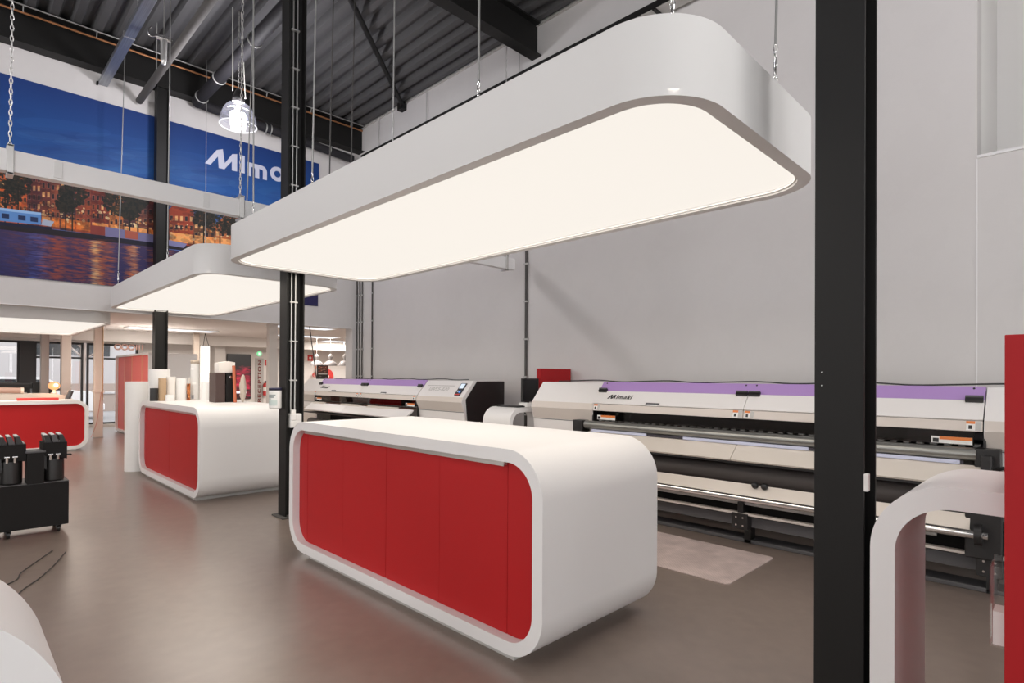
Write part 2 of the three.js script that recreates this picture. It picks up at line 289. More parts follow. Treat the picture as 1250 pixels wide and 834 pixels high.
// ---------------------------------------------------------------- mural
{
  const x0 = -0.6, x1 = 5.632, y0 = 2.997, y1 = 6.045, W = 2048, Hh = Math.round(2048 * (y1 - y0) / (x1 - x0));
  const mp = (px, py) => { const p = onZ(px, py, WF); return [(p.x - x0) / (x1 - x0) * W, (y1 - p.y) / (y1 - y0) * Hh]; };
  const tex = canvasTex(W, Hh, g => {
    const poly = (c, pts) => { g.fillStyle = c; g.beginPath(); pts.forEach((p, i) => { const q = mp(...p); i ? g.lineTo(...q) : g.moveTo(...q); }); g.closePath(); g.fill(); };
    const horizon = mp(0, 275)[1];
    // night sky, printed
    for (let j = 0; j < horizon; j += 4) { const t = j / horizon; g.fillStyle = `rgb(${Math.round(4 + 84 * t * t)},${Math.round(50 + 70 * t)},${Math.round(118 + 78 * t)})`; g.fillRect(0, j, W, 4); }
    for (let k = 0; k < 160; k++) { const cx = rnd() * W, cy = horizon * (0.25 + 0.7 * rnd()), r = 40 + rnd() * 120; g.fillStyle = rnd() < 0.55 ? 'rgba(150,170,215,0.06)' : 'rgba(10,36,92,0.07)'; g.beginPath(); g.ellipse(cx, cy, r * 1.9, r * 0.35, -0.15, 0, 7); g.fill(); }
    // water
    for (let j = Math.floor(horizon); j < Hh; j += 3) { const t = (j - horizon) / (Hh - horizon); g.fillStyle = `rgb(${Math.round(64 - 30 * t)},${Math.round(50 - 18 * t)},${Math.round(92 - 6 * t)})`; g.fillRect(0, j, W, 3); }
    // house fronts: photo columns left edge, right edge, roof row, tone
    const houses = [[-60, 12, 205, '#e86a2c'], [12, 33, 200, '#d8602c'], [33, 50, 196, '#5a2830'], [50, 62, 214, '#6a3230'], [62, 73, 205, '#8a4638'], [73, 92, 210, '#3a2a38'], [92, 111, 222, '#8d3f30'], [111, 133, 226, '#7a2f2a'], [133, 150, 232, '#c0703a'], [150, 168, 236, '#4a3038'], [168, 180, 240, '#6a3a34'], [180, 206, 240, '#582a2c'], [206, 236, 246, '#9c3a20'], [236, 262, 254, '#6a4630'], [262, 300, 262, '#b5643a']];
    const base = x => 272 + x * 0.124;
    for (const [a, b, top, c] of houses) {
      poly(c, [[a, top + (a - 12) * 0.05], [(a + b) / 2, top - 5], [b, top + (b - 12) * 0.05], [b, base(b)], [a, base(a)]]);
      const n = Math.max(2, Math.round((b - a) / 6));
      for (let r = 0; r < 5; r++) for (let i = 0; i < n; i++) {
        const px = a + (i + 0.25) * (b - a) / n, py = top + 8 + r * 11 + (px - 12) * 0.05, w = (b - a) / n * 0.5; if (py + 8 > base(px) - 3) continue;
        poly('rgba(214,170,140,0.45)', [[px - 0.4, py - 0.5], [px + w + 0.4, py - 0.5], [px + w + 0.4, py + 6.2], [px - 0.4, py + 6.2]]);
        poly(rnd() < 0.22 ? '#f2b878' : '#241c28', [[px, py], [px + w, py], [px + w, py + 5.6], [px, py + 5.6]]);
      }
      poly(rnd() < 0.6 ? '#ffb46a' : '#e8853c', [[a + 1, base(a) - 14], [b - 1, base(b) - 14], [b - 1, base(b) - 3], [a + 1, base(a) - 3]]);
    }
    // lit street fronts and their lamps
    for (let k = 0; k < 240; k++) { const px = -10 + rnd() * 310, py = base(px) - 4 - rnd() * 26, q = mp(px, py); g.fillStyle = rnd() < 0.4 ? 'rgba(255,228,170,0.85)' : 'rgba(255,150,60,0.55)'; g.beginPath(); g.arc(q[0], q[1], 2 + rnd() * 6, 0, 7); g.fill(); }
    // grain of the night photograph: dark gables and warm street glow
    for (let k = 0; k < 900; k++) { const px = -40 + rnd() * 340, lo = base(px), py = lo - 2 - Math.pow(rnd(), 1.6) * 66, q = mp(px, py), near = (lo - py) / 66; g.fillStyle = rnd() < 0.35 + 0.4 * near ? 'rgba(28,14,20,0.16)' : 'rgba(236,104,34,0.10)'; g.beginPath(); g.ellipse(q[0], q[1], 6 + rnd() * 26, 5 + rnd() * 16, 0, 0, 7); g.fill(); }
    // trees
    for (const [px, py, r] of [[6, 232, 24], [22, 226, 16], [88, 238, 17], [80, 250, 12], [146, 247, 20], [158, 258, 12], [168, 246, 12], [248, 262, 16], [268, 268, 20], [284, 276, 14], [-40, 225, 30]]) {
      for (let k = 0; k < 260; k++) { const a = rnd() * 6.283, d = Math.sqrt(rnd()) * r, q = mp(px + Math.cos(a) * d, py + Math.sin(a) * d * 0.9); g.fillStyle = rnd() < 0.5 ? 'rgba(22,26,24,0.85)' : 'rgba(44,40,30,0.7)'; g.beginPath(); g.arc(q[0], q[1], 2 + rnd() * 8, 0, 7); g.fill(); }
      poly('#1a1512', [[px - 0.8, py], [px + 0.8, py], [px + 0.8, base(px)], [px - 0.8, base(px)]]);
    }
    // quay, house boats
    poly('#1d1620', [[-80, 263], [300, 309], [300, 315], [-80, 271]]);
    poly('#5d8fd0', [[-80, 246], [50, 262], [50, 275], [-80, 262]]); poly('#9cc4ee', [[-80, 244], [50, 260], [50, 263], [-80, 248]]);
    for (const a of [-30, -14, 2, 22, 37]) { const yb = 246 + 0.123 * (a + 80); poly('#1b2f5a', [[a, yb + 4.5], [a + 9, yb + 5.6], [a + 9, yb + 11.4], [a, yb + 10.3]]); }
    poly('#0c1436', [[-80, 262], [64, 278], [62, 281], [-80, 268]]); poly('#aab6cc', [[52, 268], [66, 271], [62, 277], [50, 275]]);
    poly('#8a3a34', [[110, 275], [128, 277], [128, 288], [110, 286]]); poly('#77739c', [[128, 277], [188, 287], [188, 297], [128, 289]]); poly('#b05a48', [[152, 281], [168, 284], [168, 293], [152, 291]]); poly('#14132a', [[108, 286], [190, 297], [190, 301], [112, 291]]);
    poly('#8888b8', [[200, 292], [228, 298], [224, 303], [200, 299]]);
    // reflections printed as part of the picture
    for (const [px, w, c, n] of [[118, 6, '255,150,70', 70], [116, 3, '255,220,150', 40], [160, 7, '240,120,50', 60], [163, 3, '255,200,140', 30], [60, 14, '210,90,50', 60], [98, 10, '200,80,40', 55], [22, 12, '120,60,60', 40], [186, 5, '230,120,60', 40], [206, 6, '200,100,60', 30], [138, 6, '90,80,120', 30], [45, 9, '90,110,190', 40], [75, 8, '190,80,44', 60], [130, 7, '226,110,50', 60], [100, 40, '150,70,60', 90], [30, 30, '60,60,130', 60]])
      for (let k = 0; k < n * 3; k++) { const py = base(px) + 8 + rnd() * 62, q = mp(px + (rnd() - 0.5) * 2 * w, py); g.fillStyle = `rgba(${c},${0.07 + 0.2 * rnd()})`; g.beginPath(); g.ellipse(q[0], q[1], 8 + rnd() * 22, 2 + rnd() * 3, 0, 0, 7); g.fill(); }
    // lettering and its slanted first letter
    const L = c => { g.fillStyle = '#cdd0e2'; };
    L(); const q = (px, py) => mp(px, py);
    const sh = pts => { g.beginPath(); pts.forEach((p, i) => { const m = q(...p); i ? g.lineTo(...m) : g.moveTo(...m); }); g.closePath(); g.fill(); };
    sh([[249.5, 199.5], [264, 183.5], [271.5, 182.5], [274, 199.5], [283, 188.5], [289, 188.5], [289, 209.8], [282.5, 208.5], [282.5, 197.5], [273.5, 207], [266.5, 205.5], [265.5, 191.5], [256.5, 201.5]]);
    sh([[293.3, 189.5], [298.3, 190.8], [298.3, 212.3], [293.3, 211]]);
    const o = q(301, 214.5), e = q(301, 198); const hh = o[1] - e[1];
    g.lineWidth = hh * 0.31; g.strokeStyle = '#cdd0e2';
    const wv = hh * 0.62; const xa = o[0] + g.lineWidth / 2, xb = o[0] + wv * 1.18, xc = o[0] + wv * 2.1, yt = o[1] - hh * 0.86, rr = hh * 0.3;
    g.beginPath(); g.moveTo(xa, o[1]); g.lineTo(xa, yt); g.lineTo(xc - rr, yt); g.quadraticCurveTo(xc, yt, xc, yt + rr); g.lineTo(xc, o[1]); g.stroke();
    g.beginPath(); g.moveTo(xb - rr, yt); g.quadraticCurveTo(xb, yt, xb, yt + rr); g.lineTo(xb, o[1]); g.stroke();
    const ac = q(338, 213); g.beginPath(); g.arc(ac[0], ac[1], hh * 0.4, 0, 7); g.stroke(); g.fillStyle = '#cdd0e2'; g.fillRect(ac[0] + hh * 0.28, ac[1] - hh * 0.52, g.lineWidth, hh * 1.04);
    const kx = ac[0] + hh * 0.8; g.fillRect(kx, ac[1] - hh * 0.85, g.lineWidth, hh * 1.37); g.fillRect(kx + hh * 0.9, ac[1] - hh * 0.5, g.lineWidth, hh * 1.02);
    g.beginPath(); g.moveTo(kx + g.lineWidth, ac[1]); g.lineTo(kx + hh * 0.62, ac[1] - hh * 0.45); g.moveTo(kx + g.lineWidth, ac[1]); g.lineTo(kx + hh * 0.62, ac[1] + hh * 0.45); g.stroke();
  });
  const o = thing('wall_mural', 'large blue night view of canal houses printed across the far wall', 'mural', [(x0 + x1) / 2, y0, WF]);
  const w = (x1 - x0) / 2, hgt = y1 - y0;
  part('board', box(-w, w, 0, hgt, 0.004, 0.02), S(0.05, 0.08, 0.2), o);
  part('print', new THREE.PlaneGeometry(2 * w, hgt).translate(0, hgt / 2, 0.0215), S(0.9, 0.9, 0.9, { map: tex, roughness: 0.7 }), o);
}
// ---------------------------------------------------------------- services under the roof
solo('copper_pipe', 'thin copper coloured pipe along the roof beam above the mural', 'pipe', rod(V(WL, 6.93, -11.2), V(6.5, 6.93, -11.2), 0.018, 8), M.copper);
{ const o = thing('wall_conduit', 'grey conduit with small hangers above the copper pipe', 'conduit', [0, 7.0, -11.15]);
  part('tube', rod(V(WL, 0.02, 0), V(6.5, 0.02, 0), 0.011, 8), M.wire, o);
  for (let x = -1; x < 6.5; x += 0.9) part('hanger', rod(V(x, -0.07, -0.03), V(x, 0.03, 0), 0.008, 6), M.wire, o); }
{ const el = onZ(240, 108, -11.2), o = thing('drain_pipe', 'thick black drain pipe with white clamps along the mural wall', 'pipe', [el.x, 6.2, -11.2]);
  part('tube', tube([V(0.05, 0.2, 0), V(0.6, 0.17, 0), V(6.26 - el.x, 0.04, 0)], 0.085, 30, 14), M.pipeDark, o);
  for (const px of [324, 330, 402]) { const p = onZ(px, 145, -11.2); part('clamp', new THREE.TorusGeometry(0.09, 0.012, 6, 20).rotateY(Math.PI / 2).translate(p.x - el.x, 0.17 - (p.x - el.x) * 0.035, 0), M.wire, o); }
  const r = thing('roof_drain', 'thick black drain pipe with clamps running under the roof deck', 'pipe', [el.x, 6.2, -11.2]);
  part('tube', tube([V(0, 0.2, 5.6), V(0, 0.2, 3), V(0, 0.2, 0.4), V(0, 0.2, 0.12), V(0.02, 0.2, 0.0)], 0.095, 60, 14), M.pipeDark, r);
  for (const z of [0.3, 1.2, 2.7]) part('clamp', new THREE.TorusGeometry(0.1, 0.012, 6, 20).translate(0, 0.2, z), M.wire, r); }

{ const a = onZ(126, 104, WF + 0.05); const o = thing('cable_duct', 'flat galvanised metal duct running under the roof to the mural wall', 'duct', [a.x, a.y, WF]);
  part('trough', box(-0.065, 0.065, 0, 0.07, 0.02, 9, 0.004), M.galv, o);
  part('joint_strip', box(-0.07, 0.07, -0.004, 0.074, 1.9, 1.93), M.alu, o); part('bracket', box(-0.09, -0.065, -0.01, 0.04, 0, 0.06), M.steel, o);
  for (const z of [2.4, 5]) part('hanger', rod(V(0, 0.07, z), V(0, 7.08 - a.y, z), 0.006, 6), M.wire, o); }
{ const a = onZ(171, 122, WF + 0.15); const o = thing('ceiling_pipe', 'grey round pipe hung under the ribbed roof deck', 'pipe', [a.x, a.y, WF]);
  part('tube', rod(V(0, 0, 0.1), V(0, 0.02, 9), 0.055, 16), M.pipeGrey, o); part('hanger', rod(V(0, 0, 1.2), V(0, 7.08 - a.y, 1.2), 0.008, 6), M.wire, o);
  part('hanger', rod(V(0, 0, 5), V(0, 7.08 - a.y, 5), 0.008, 6), M.wire, o); }
{ // hook block with a stubby chain bag on the ceiling
  const a = onZ(200, 48, -9.2); const o = thing('chain_hoist', 'small silver chain hoist with hanging bag under the roof', 'hoist', [a.x, a.y, -9.2]);
  part('body', rod(V(-0.1, 0, 0), V(0.1, 0.02, 0), 0.04, 12), M.chrome, o); part('chain_bag', lathe([[0, -0.36], [0.025, -0.36], [0.04, -0.3], [0.045, -0.02], [0.02, 0], [0, 0]], 12), M.alu, o);
  part('hook', tube([V(-0.1, 0.0, 0), V(-0.17, -0.02, 0), V(-0.19, 0.05, 0), V(-0.15, 0.12, 0)], 0.012, 14, 6), M.chrome, o);
  part('hanger', rod(V(0, 0.02, 0), V(0, 7.08 - a.y, 0), 0.01, 6), M.wire, o); }
{ const o = thing('cable_tray', 'dark wire cable tray along the top of the long pale wall', 'cable tray', [6.42, 6.2, -6]);
  for (const x of [-0.09, 0.1]) { part('rail', box(x - 0.008, x + 0.008, 0.0, x < 0 ? 0.075 : 0.05, -4.95, 11), x < 0 ? M.steel : M.greyPlastic, o); }
  part('tray_mesh', box(-0.09, 0.1, -0.014, -0.008, -4.95, 11), M.greyPlastic, o);
  for (let z = -4.9; z < 4.4; z += 0.3) part('rung', box(-0.09, 0.1, -0.006, 0.006, z, z + 0.02), M.wire, o);
  part('cable', tube([V(0, 0.03, -4.9), V(0.02, 0.035, -2), V(-0.02, 0.03, 2), V(0.01, 0.03, 6)], 0.03, 30, 8), M.pipeDark, o);
  for (const z of [-4.6, -2.9, -0.4, 2.2]) { const br = part('bracket', box(-0.12, 0.15, -0.04, -0.01, z - 0.02, z + 0.02), M.steel, o); part('support_post', rod(V(0.12, -0.04, z), V(0.12, 0.85, z), 0.008, 6), M.greyPlastic, br); }
}
function wallConduit(z, y0, y1, r, label, x = WR - 0.025) {
  const o = thing('conduit', label, 'conduit', [x, 0, z], 0, 'grey conduits on the long wall');
  part('tube', rod(V(0, y0, 0), V(0, y1, 0), r, 10), M.pipeGrey, o);
  for (let y = y0 + 0.5; y < y1 - 0.2; y += 0.6) part('clip', box(-r * 1.3, 0.02, y, y + 0.025, -r * 1.7, r * 1.7), M.greyPlastic, o);
}
{ const zz = px => onX(px, 420, WR - 0.025).z;
  const three = 'thin grey conduit in the row of three near the wall corner';
  for (const px of [435.5, 438.7, 441.8]) wallConduit(zz(px), 0.4, 6.2, 0.014, three);
  wallConduit(zz(454), 0.4, 6.2, 0.016, 'lone grey conduit just beside the row of three');
  wallConduit(zz(642), 0.4, 6.2, 0.022, 'lone grey conduit rising behind the monitor and red panel'); }
// ================================================================ LIGHT CANOPIES
function linkChain(a, b, r) {            // chain between two points, real links
  const n = Math.max(2, Math.round(a.distanceTo(b) / (r * 5.2))), gs = [], d = new THREE.Vector3().subVectors(b, a), q = new THREE.Quaternion().setFromUnitVectors(V(0, 1, 0), d.clone().normalize());
  for (let i = 0; i < n; i++) { const g = new THREE.TorusGeometry(r * 1.6, r * 0.55, 4, 8); g.scale(0.75, 1.75, 1); if (i % 2) g.rotateY(Math.PI / 2); g.applyQuaternion(q); const p = a.clone().addScaledVector(d, (i + 0.5) / n); gs.push(g.translate(p.x, p.y, p.z)); }
  return gs;
}
function canopy(label, pos, L, W, wires, group) {      // base centre of the underside; L along z, W along x
  const o = thing('light_canopy', label, 'ceiling light', pos, 0, group);
  const H = 0.32, a = W / 2, b = L / 2, r = 0.32, t = 0.067;
  part('side_band', [prism('y', roundRect(-a, a, -b, b, r, 20), 0, H, [roundRect(-a + t, a - t, -b + t, b - t, r - t, 20)], 0.4)], M.canopy, o);
  part('top_cover', prism('y', roundRect(-a + t, a - t, -b + t, b - t, r - t, 20), H - 0.03, H - 0.005), M.canopy, o);
  part('inner_lip', prism('y', roundRect(-a + t, a - t, -b + t, b - t, r - t, 20), 0.012, 0.02, [roundRect(-a + t + 0.012, a - t - 0.012, -b + t + 0.012, b - t - 0.012, r - t - 0.012, 20)]), M.canopy, o);
  const gl = part('light_panel', prism('y', roundRect(-a + t, a - t, -b + t, b - t, r - t, 20), 0.03, 0.05), M.canopyGlow, o);
  for (const [x, z, lean] of wires) {
    const w = part('suspension_wire', rod(V(x, H + 0.3, z), V(x + lean[0], 7.1 - pos[1], z + lean[1]), 0.007, 6), M.wire, o);
    part('turnbuckle', [...linkChain(V(x, H - 0.02, z), V(x, H + 0.3, z), 0.008), rod(V(x, H + 0.14, z), V(x, H + 0.22, z), 0.009, 8)], M.chrome, w);
  }
  areaLight(W - 2 * t - 0.02, L - 2 * t - 0.02, [pos[0], pos[1] + 0.026, pos[2]], [pos[0], 0, pos[2]], [1.0, 0.885, 0.755], CANOPY_RADIANCE);
  return o;
}
canopy('white rounded light canopy hanging over the red counter beside the long wall printer', [2.73, 2.6, -3.463], 4.89, 1.66,
  [[-0.62, 2.28, [0.06, 0.02]], [0.28, 2.36, [0.1, 0.05]], [-0.55, 1.0, [0, 0]], [-0.55, -1.1, [0.05, 0]], [0.3, -1.2, [0.02, 0]], [-0.6, -2.25, [-0.05, 0.05]]]);
canopy('white rounded light canopy hanging over the counter crowded with media rolls', [2.73, 2.6, -8.93], 4.86, 1.66,
  [[-0.72, -2.2, [0.05, 0.1]], [-0.6, 0.2, [0, 0.05]], [0.6, 1.5, [0.1, 0]], [-0.3, 2.2, [0.1, 0]]]);
canopy('white light canopy hung low in front of the shop windows', [0.35, 2.4, -14.1], 4.4, 3.48, []);
// the matching row on the other side of the aisle, outside the frame
canopy('white light canopy in the row left of the aisle near the camera', [-2.9, 2.6, -3.463], 4.89, 1.66, [[-0.6, 2.2, [0, 0]], [0.6, -2.2, [0, 0]]]);
canopy('white light canopy in the row left of the aisle near the mural wall', [-2.9, 2.6, -8.93], 4.86, 1.66, [[-0.6, 2.2, [0, 0]], [0.6, -2.2, [0, 0]]]);

// ---------------------------------------------------------------- white beam on chains
{ const y0 = 3.175, y1 = 3.355, z = -6.27;
  const o = thing('hanging_beam', 'long white beam hung on chains across the hall below the mural view', 'beam', [2, y0, z]);
  const h = y1 - y0;
  part('rail', box(-9, 4.29, 0, h, -0.05, 0.05, 0.006), M.white, o);
  for (const px of [70, 250, 300]) { const p = onZ(px, 225, z); part('joint_cover', box(p.x - 2 - 0.03, p.x - 2 + 0.03, 0.02, h - 0.015, 0.045, 0.056, 0.003), M.canopy, o); }
  for (const [px, py] of [[12, 190], [293, 255], [616, 322]]) {
    const p = onZ(px, py, z), x = p.x - 2;
    const c = part('clamp', [box(x - 0.022, x + 0.022, -0.03, h + 0.04, 0.048, 0.066, 0.004), box(x - 0.022, x + 0.022, -0.03, -0.012, -0.07, 0.066), box(x - 0.022, x + 0.022, h + 0.025, h + 0.04, -0.07, 0.066)], M.alu, o);
    part('chain', linkChain(V(x, h + 0.03, 0), V(x + 0.02, 7.06 - y0, 0), 0.0085), M.alu, c);
  }
}
// ---------------------------------------------------------------- high-bay pendant lamps
function highBay(label, x, y, z) {
  const o = thing('pendant_lamp', label, 'lamp', [x, y, z], 0, 'clear dome lamps under the roof');
  const prof = []; for (let i = 0; i <= 12; i++) { const t = i / 12 * Math.PI / 2; prof.push([0.08 + 0.18 * Math.sin(t), 0.34 * Math.cos(t)]); }
  part('dome', lathe(prof, 36), M.domeGlass, o);
  part('rim', new THREE.TorusGeometry(0.26, 0.009, 8, 48).rotateX(Math.PI / 2), glowMat(0.95, 0.94, 1, 0.9), o);
  for (let i = 1; i < 3; i++) part('prism_ring', new THREE.TorusGeometry(0.263 - i * i * 0.012, 0.004, 6, 40).rotateX(Math.PI / 2).translate(0, 0.1 * i, 0), M.domeGlass, o);
  part('lamp_housing', lathe([[0, 0.34], [0.085, 0.34], [0.085, 0.42], [0.06, 0.5], [0.03, 0.56], [0, 0.56]], 24), M.black, o);
  part('bulb', new THREE.SphereGeometry(0.055, 20, 14).scale(1, 1.3, 1).translate(0, 0.25, 0), glowMat(1, 0.98, 1, 1.2), o);
  part('cord', rod(V(-0.09, 0.5, 0.02), V(-0.1, 7.08 - y, 0.02), 0.008, 6), M.cord, o);
  part('cord', rod(V(0.1, 0.45, 0), V(0.03, 7.08 - y, 0), 0.008, 6), M.cord, o);
  part('chain', linkChain(V(0, 0.54, 0), V(0, 7.08 - y, 0), 0.0085), M.alu, o);
  const l = new THREE.PointLight(new THREE.Color().setRGB(1.0, 0.965, 0.935), HIGHBAY, 0, 2); l.position.set(x, y + 0.25, z); l.castShadow = true; l.shadow.radius = 10; scene.add(l);
  return o;
}
highBay('lit clear dome lamp hanging in front of the mural', 3.15, 5.32, -9.08);
highBay('clear dome lamp high above the far left of the hall', -2.6, 5.32, -9.08);
highBay('clear dome lamp high above the near left of the hall', -2.6, 5.6, -3.2);
highBay('clear dome lamp high up over the arched desk', 2.9, 5.6, 0.3);

// loose steel cables hanging straight from the roof
{ const put = (px, py, pz, r, label, lowY, leanx = 0) => { const p = onZ(px, py, pz); solo('hanging_cable', label, 'cable', rod(V(p.x, lowY, pz), V(p.x + leanx, 7.08, pz), r, 6), M.wire, 'thin cables hanging from the roof'); };
  const lb = 'thin steel cable hanging from the roof before the mural';
  put(252, 140, -10.9, 0.004, lb, 3.4); put(312, 150, -9.4, 0.005, lb, 3.0, -0.06);
  const dk = 'thin dark rod hanging from the roof deck behind the nearer canopy';
  for (const px of [404, 430]) { const p = onZ(px, 120, -7.2); solo('hanging_rod', dk, 'rod', rod(V(p.x - 0.03, 3.0, -7.2), V(p.x + 0.03, 7.08, -7.2), 0.009, 6), M.pipeGrey, 'dark rods hanging behind the canopy'); } }

// ================================================================ COUNTERS
function rectEdge(u, u0, u1, v0, v1, r) {      // lower and upper limit of a rounded rectangle at u
  const k = u < u0 + r ? u0 + r - u : u > u1 - r ? u - (u1 - r) : 0, c = r - Math.sqrt(Math.max(0, r * r - k * k)); return [v0 + c, v1 - c];
}
function counter(label, pos, turn, { L = 2.932, D = 1.09, H = 1.12, seams, r = 0.25, t = 0.07, rec = 0.06, rail = true, gold = false, group }) {
  const o = thing('counter', label, 'counter', pos, turn, group);       // front faces local -x, z centred
  const h = L / 2, y0 = 0.035, ri = r - t;
  part('shell', prism('x', roundRect(-h, h, y0, H, r, 24), 0, D, [roundRect(-h + t, h - t, y0 + t, H - t, ri, 24)], 0.35), M.white, o);
  part('back_panel', prism('x', roundRect(-h + t, h - t, y0 + t, H - t, ri, 24), D - 0.06, D - 0.04), M.white, o);
  part('plinth', box(0.03, D - 0.03, 0, y0 + 0.002, -h + r * 1.3, h - r * 0.9), M.greyPlastic, o);
  const ed = [-h + t, ...seams, h - t];
  for (let i = 0; i + 1 < ed.length; i++) {
    const a = ed[i] + (i ? 0.0015 : 0), b = ed[i + 1] - (i + 2 < ed.length ? 0.0015 : 0), top = [], bot = [], n = Math.max(26, Math.ceil((b - a) / 0.012));
    for (let k = 0; k <= n; k++) { const u = a + (b - a) * k / n, [lo, hi] = rectEdge(u, -h + t, h - t, y0 + t, H - t, ri); bot.push([u, lo]); top.push([u, hi]); }
    part('front_panel', prism('x', [...bot, ...top.reverse()], rec + (i % 2 ? 0.001 : 0), rec + 0.02), gold ? M.redCoral : M.red, o);
  }
  if (gold) for (const u of seams) part('seam_strip', box(rec - 0.004, rec + 0.002, y0 + t, H - t, u - 0.012, u + 0.012), S(0.8, 0.5, 0.25, { roughness: 0.4, metalness: 0.3 }), o);
  if (rail) { const rl = part('handle_rail', box(0.03, 0.056, H - t - 0.026, H - t + 0.002, seams[0], seams[seams.length - 1], 0.003), M.alu, o);
    part('rail_lip', box(0.027, 0.033, H - t - 0.03, H - t - 0.018, seams[0], seams[seams.length - 1]), M.alu, rl); }
  return o;
}
const C1 = [2.117, 0, -3.357], C2 = [2.125, 0, -8.738];
counter('white rounded counter with glossy red front beside the pale floor mat', C1, 0, { seams: [-4.6, -4.0, -3.4, -2.8, -2.2].map(z => z - C1[2]) });
counter('white rounded counter with red front carrying the media rolls', C2, 0, { seams: [-9.98, -9.38, -8.78, -8.18, -7.58].map(z => z - C2[2]) });
counter('low white rounded counter with plain red front under the window canopy', [0.33, 0, -14.05], Math.PI / 2, { L: 3.48, D: 0.8, H: 1.0, seams: [], r: 0.22, t: 0.065, rail: false });
counter('tall white rounded block with red front and golden stripes', [3.26, 0, -16.55], 0, { L: 3.5, D: 1.0, H: 2.02, seams: [-0.95, -0.15, 0.85], r: 0.12, t: 0.045, rail: false, gold: true });

// ================================================================ ARCHED DESKS
function archOutline(u0, u1, H, r, t, right) {      // inverted U in (u, y); right leg only when asked
  const out = [[u0, 0]], inn = [];
  for (let i = 0; i <= 20; i++) { const a = Math.PI - i / 20 * Math.PI / 2; out.push([u0 + r + r * Math.cos(a), H - r + r * Math.sin(a)]); }
  if (right) { for (let i = 0; i <= 20; i++) { const a = Math.PI / 2 - i / 20 * Math.PI / 2; out.push([u1 - r + r * Math.cos(a), H - r + r * Math.sin(a)]); } out.push([u1, 0], [u1 - t, 0]);
    for (let i = 0; i <= 20; i++) { const a = i / 20 * Math.PI / 2; inn.push([u1 - r + (r - t) * Math.cos(a), H - r + (r - t) * Math.sin(a)]); } }
  else { out.push([u1, H], [u1, H - t]); }
  for (let i = 0; i <= 20; i++) { const a = Math.PI / 2 + i / 20 * Math.PI / 2; inn.push([u0 + r + (r - t) * Math.cos(a), H - r + (r - t) * Math.sin(a)]); }
  return [...out, ...inn, [u0 + t, 0]];
}
{ const o = thing('arched_desk', 'white arched standing desk ending at the tall red panel', 'desk', [2.52, 0, -0.566]);
  part('arch', prism('x', archOutline(0, 0.40, 1.12, 0.26, 0.08, false), 0, 0.60, [], 0.3), M.white, o);
 }
{ const o = thing('room_divider', 'tall dark red upright panel joined to the white arched desk', 'panel', [2.3, 0, -0.16]);
  part('board', box(0, 1.0, 0, 1.64, 0, 0.12, 0.003), M.redDark, o);
  const ph = thing('leaflet_holder', 'clear acrylic leaflet holder with white cards on the red panel', 'leaflet holder', [2.36, 0, -0.16]);
  const b = onX(1213, 788, 2.36).y, t1 = onX(1213, 692, 2.36).y, t2 = onX(1216, 676, 2.48).y;
  part('front_sheet', box(0, 0.004, b, t1, -0.037, 0), M.acrylic, ph); part('back_sheet', box(0.10, 0.104, b, t2, -0.037, 0), M.acrylic, ph);
  part('floor_sheet', box(0, 0.104, b - 0.004, b, -0.037, 0), M.acrylic, ph); part('side_sheet', box(0, 0.104, b, t1, -0.040, -0.037), M.acrylic, ph);
  solo('card_stack', 'stack of white cards inside the clear leaflet holder', 'cards', box(2.372, 2.45, b + 0.0, b + 0.105, -0.193, -0.164), M.paper); }
{ const o = thing('arched_desk', 'small white arched desk with keyboard between the two printers', 'desk', [4.95, 0, -5.47]);
  part('arch', prism('z', archOutline(0, 0.9, 1.12, 0.2, 0.06, true), 0, 0.49, [], 0.3), M.white, o); }
solo('room_divider', 'red upright panel standing behind the end of the long printer', 'panel', box(5.875, 6.54, 0, 1.63, -5.376, -5.3, 0.003), M.redDark);
{ const o = thing('arched_desk', 'white arched desk with broad rounded shoulder near the camera', 'desk', [0.19, 0, -1.4]);
  const c = archOutline(0, 1.6, 1.12, 0.34, 0.12, true).map(([u, v]) => [u - 1.6, v]);
  part('arch', prism('z', c, -0.42, 0, [], 0.3), M.white, o); }
{ // computer on the small desk
  const o = thing('monitor', 'black flat monitor on the small arched desk', 'monitor', [5.56, 1.12, -5.33]);
  part('foot', box(0.0, 0.16, 0, 0.012, -0.09, 0.11, 0.004), M.black, o); part('stand', box(0.07, 0.1, 0.01, 0.07, -0.02, 0.02), M.black, o);
  part('housing', box(-0.03, 0.29, 0.05, 0.37, -0.02, 0.02, 0.006), M.black, o); part('screen', box(-0.015, 0.275, 0.065, 0.355, 0.019, 0.022), S(0.008, 0.008, 0.01, { roughness: 0.15 }), o);
  const k = thing('keyboard', 'flat black keyboard on the small arched desk', 'keyboard', [5.2, 1.12, -5.2]);
  part('case', box(-0.07, 0.07, 0, 0.018, -0.2, 0.18, 0.005), M.black, k); part('keys', box(-0.06, 0.06, 0.018, 0.024, -0.19, 0.17, 0.002), M.darkGrey, k);
  solo('tissue_box', 'small white box on the arched desk below the monitor', 'box', box(5.34, 5.46, 1.12, 1.17, -5.2, -5.05, 0.006), M.paper); }
{ const o = thing('floor_mat', 'pale pinkish grey rubber mat lying before the long printer', 'mat', [4.48, 0, -3.0]);
  part('sheet', metreUV(prism('y', roundRect(-0.45, 0.45, -1.3, 1.2, 0.05, 6), 0.001, 0.007), 1.2), M.mat, o); }
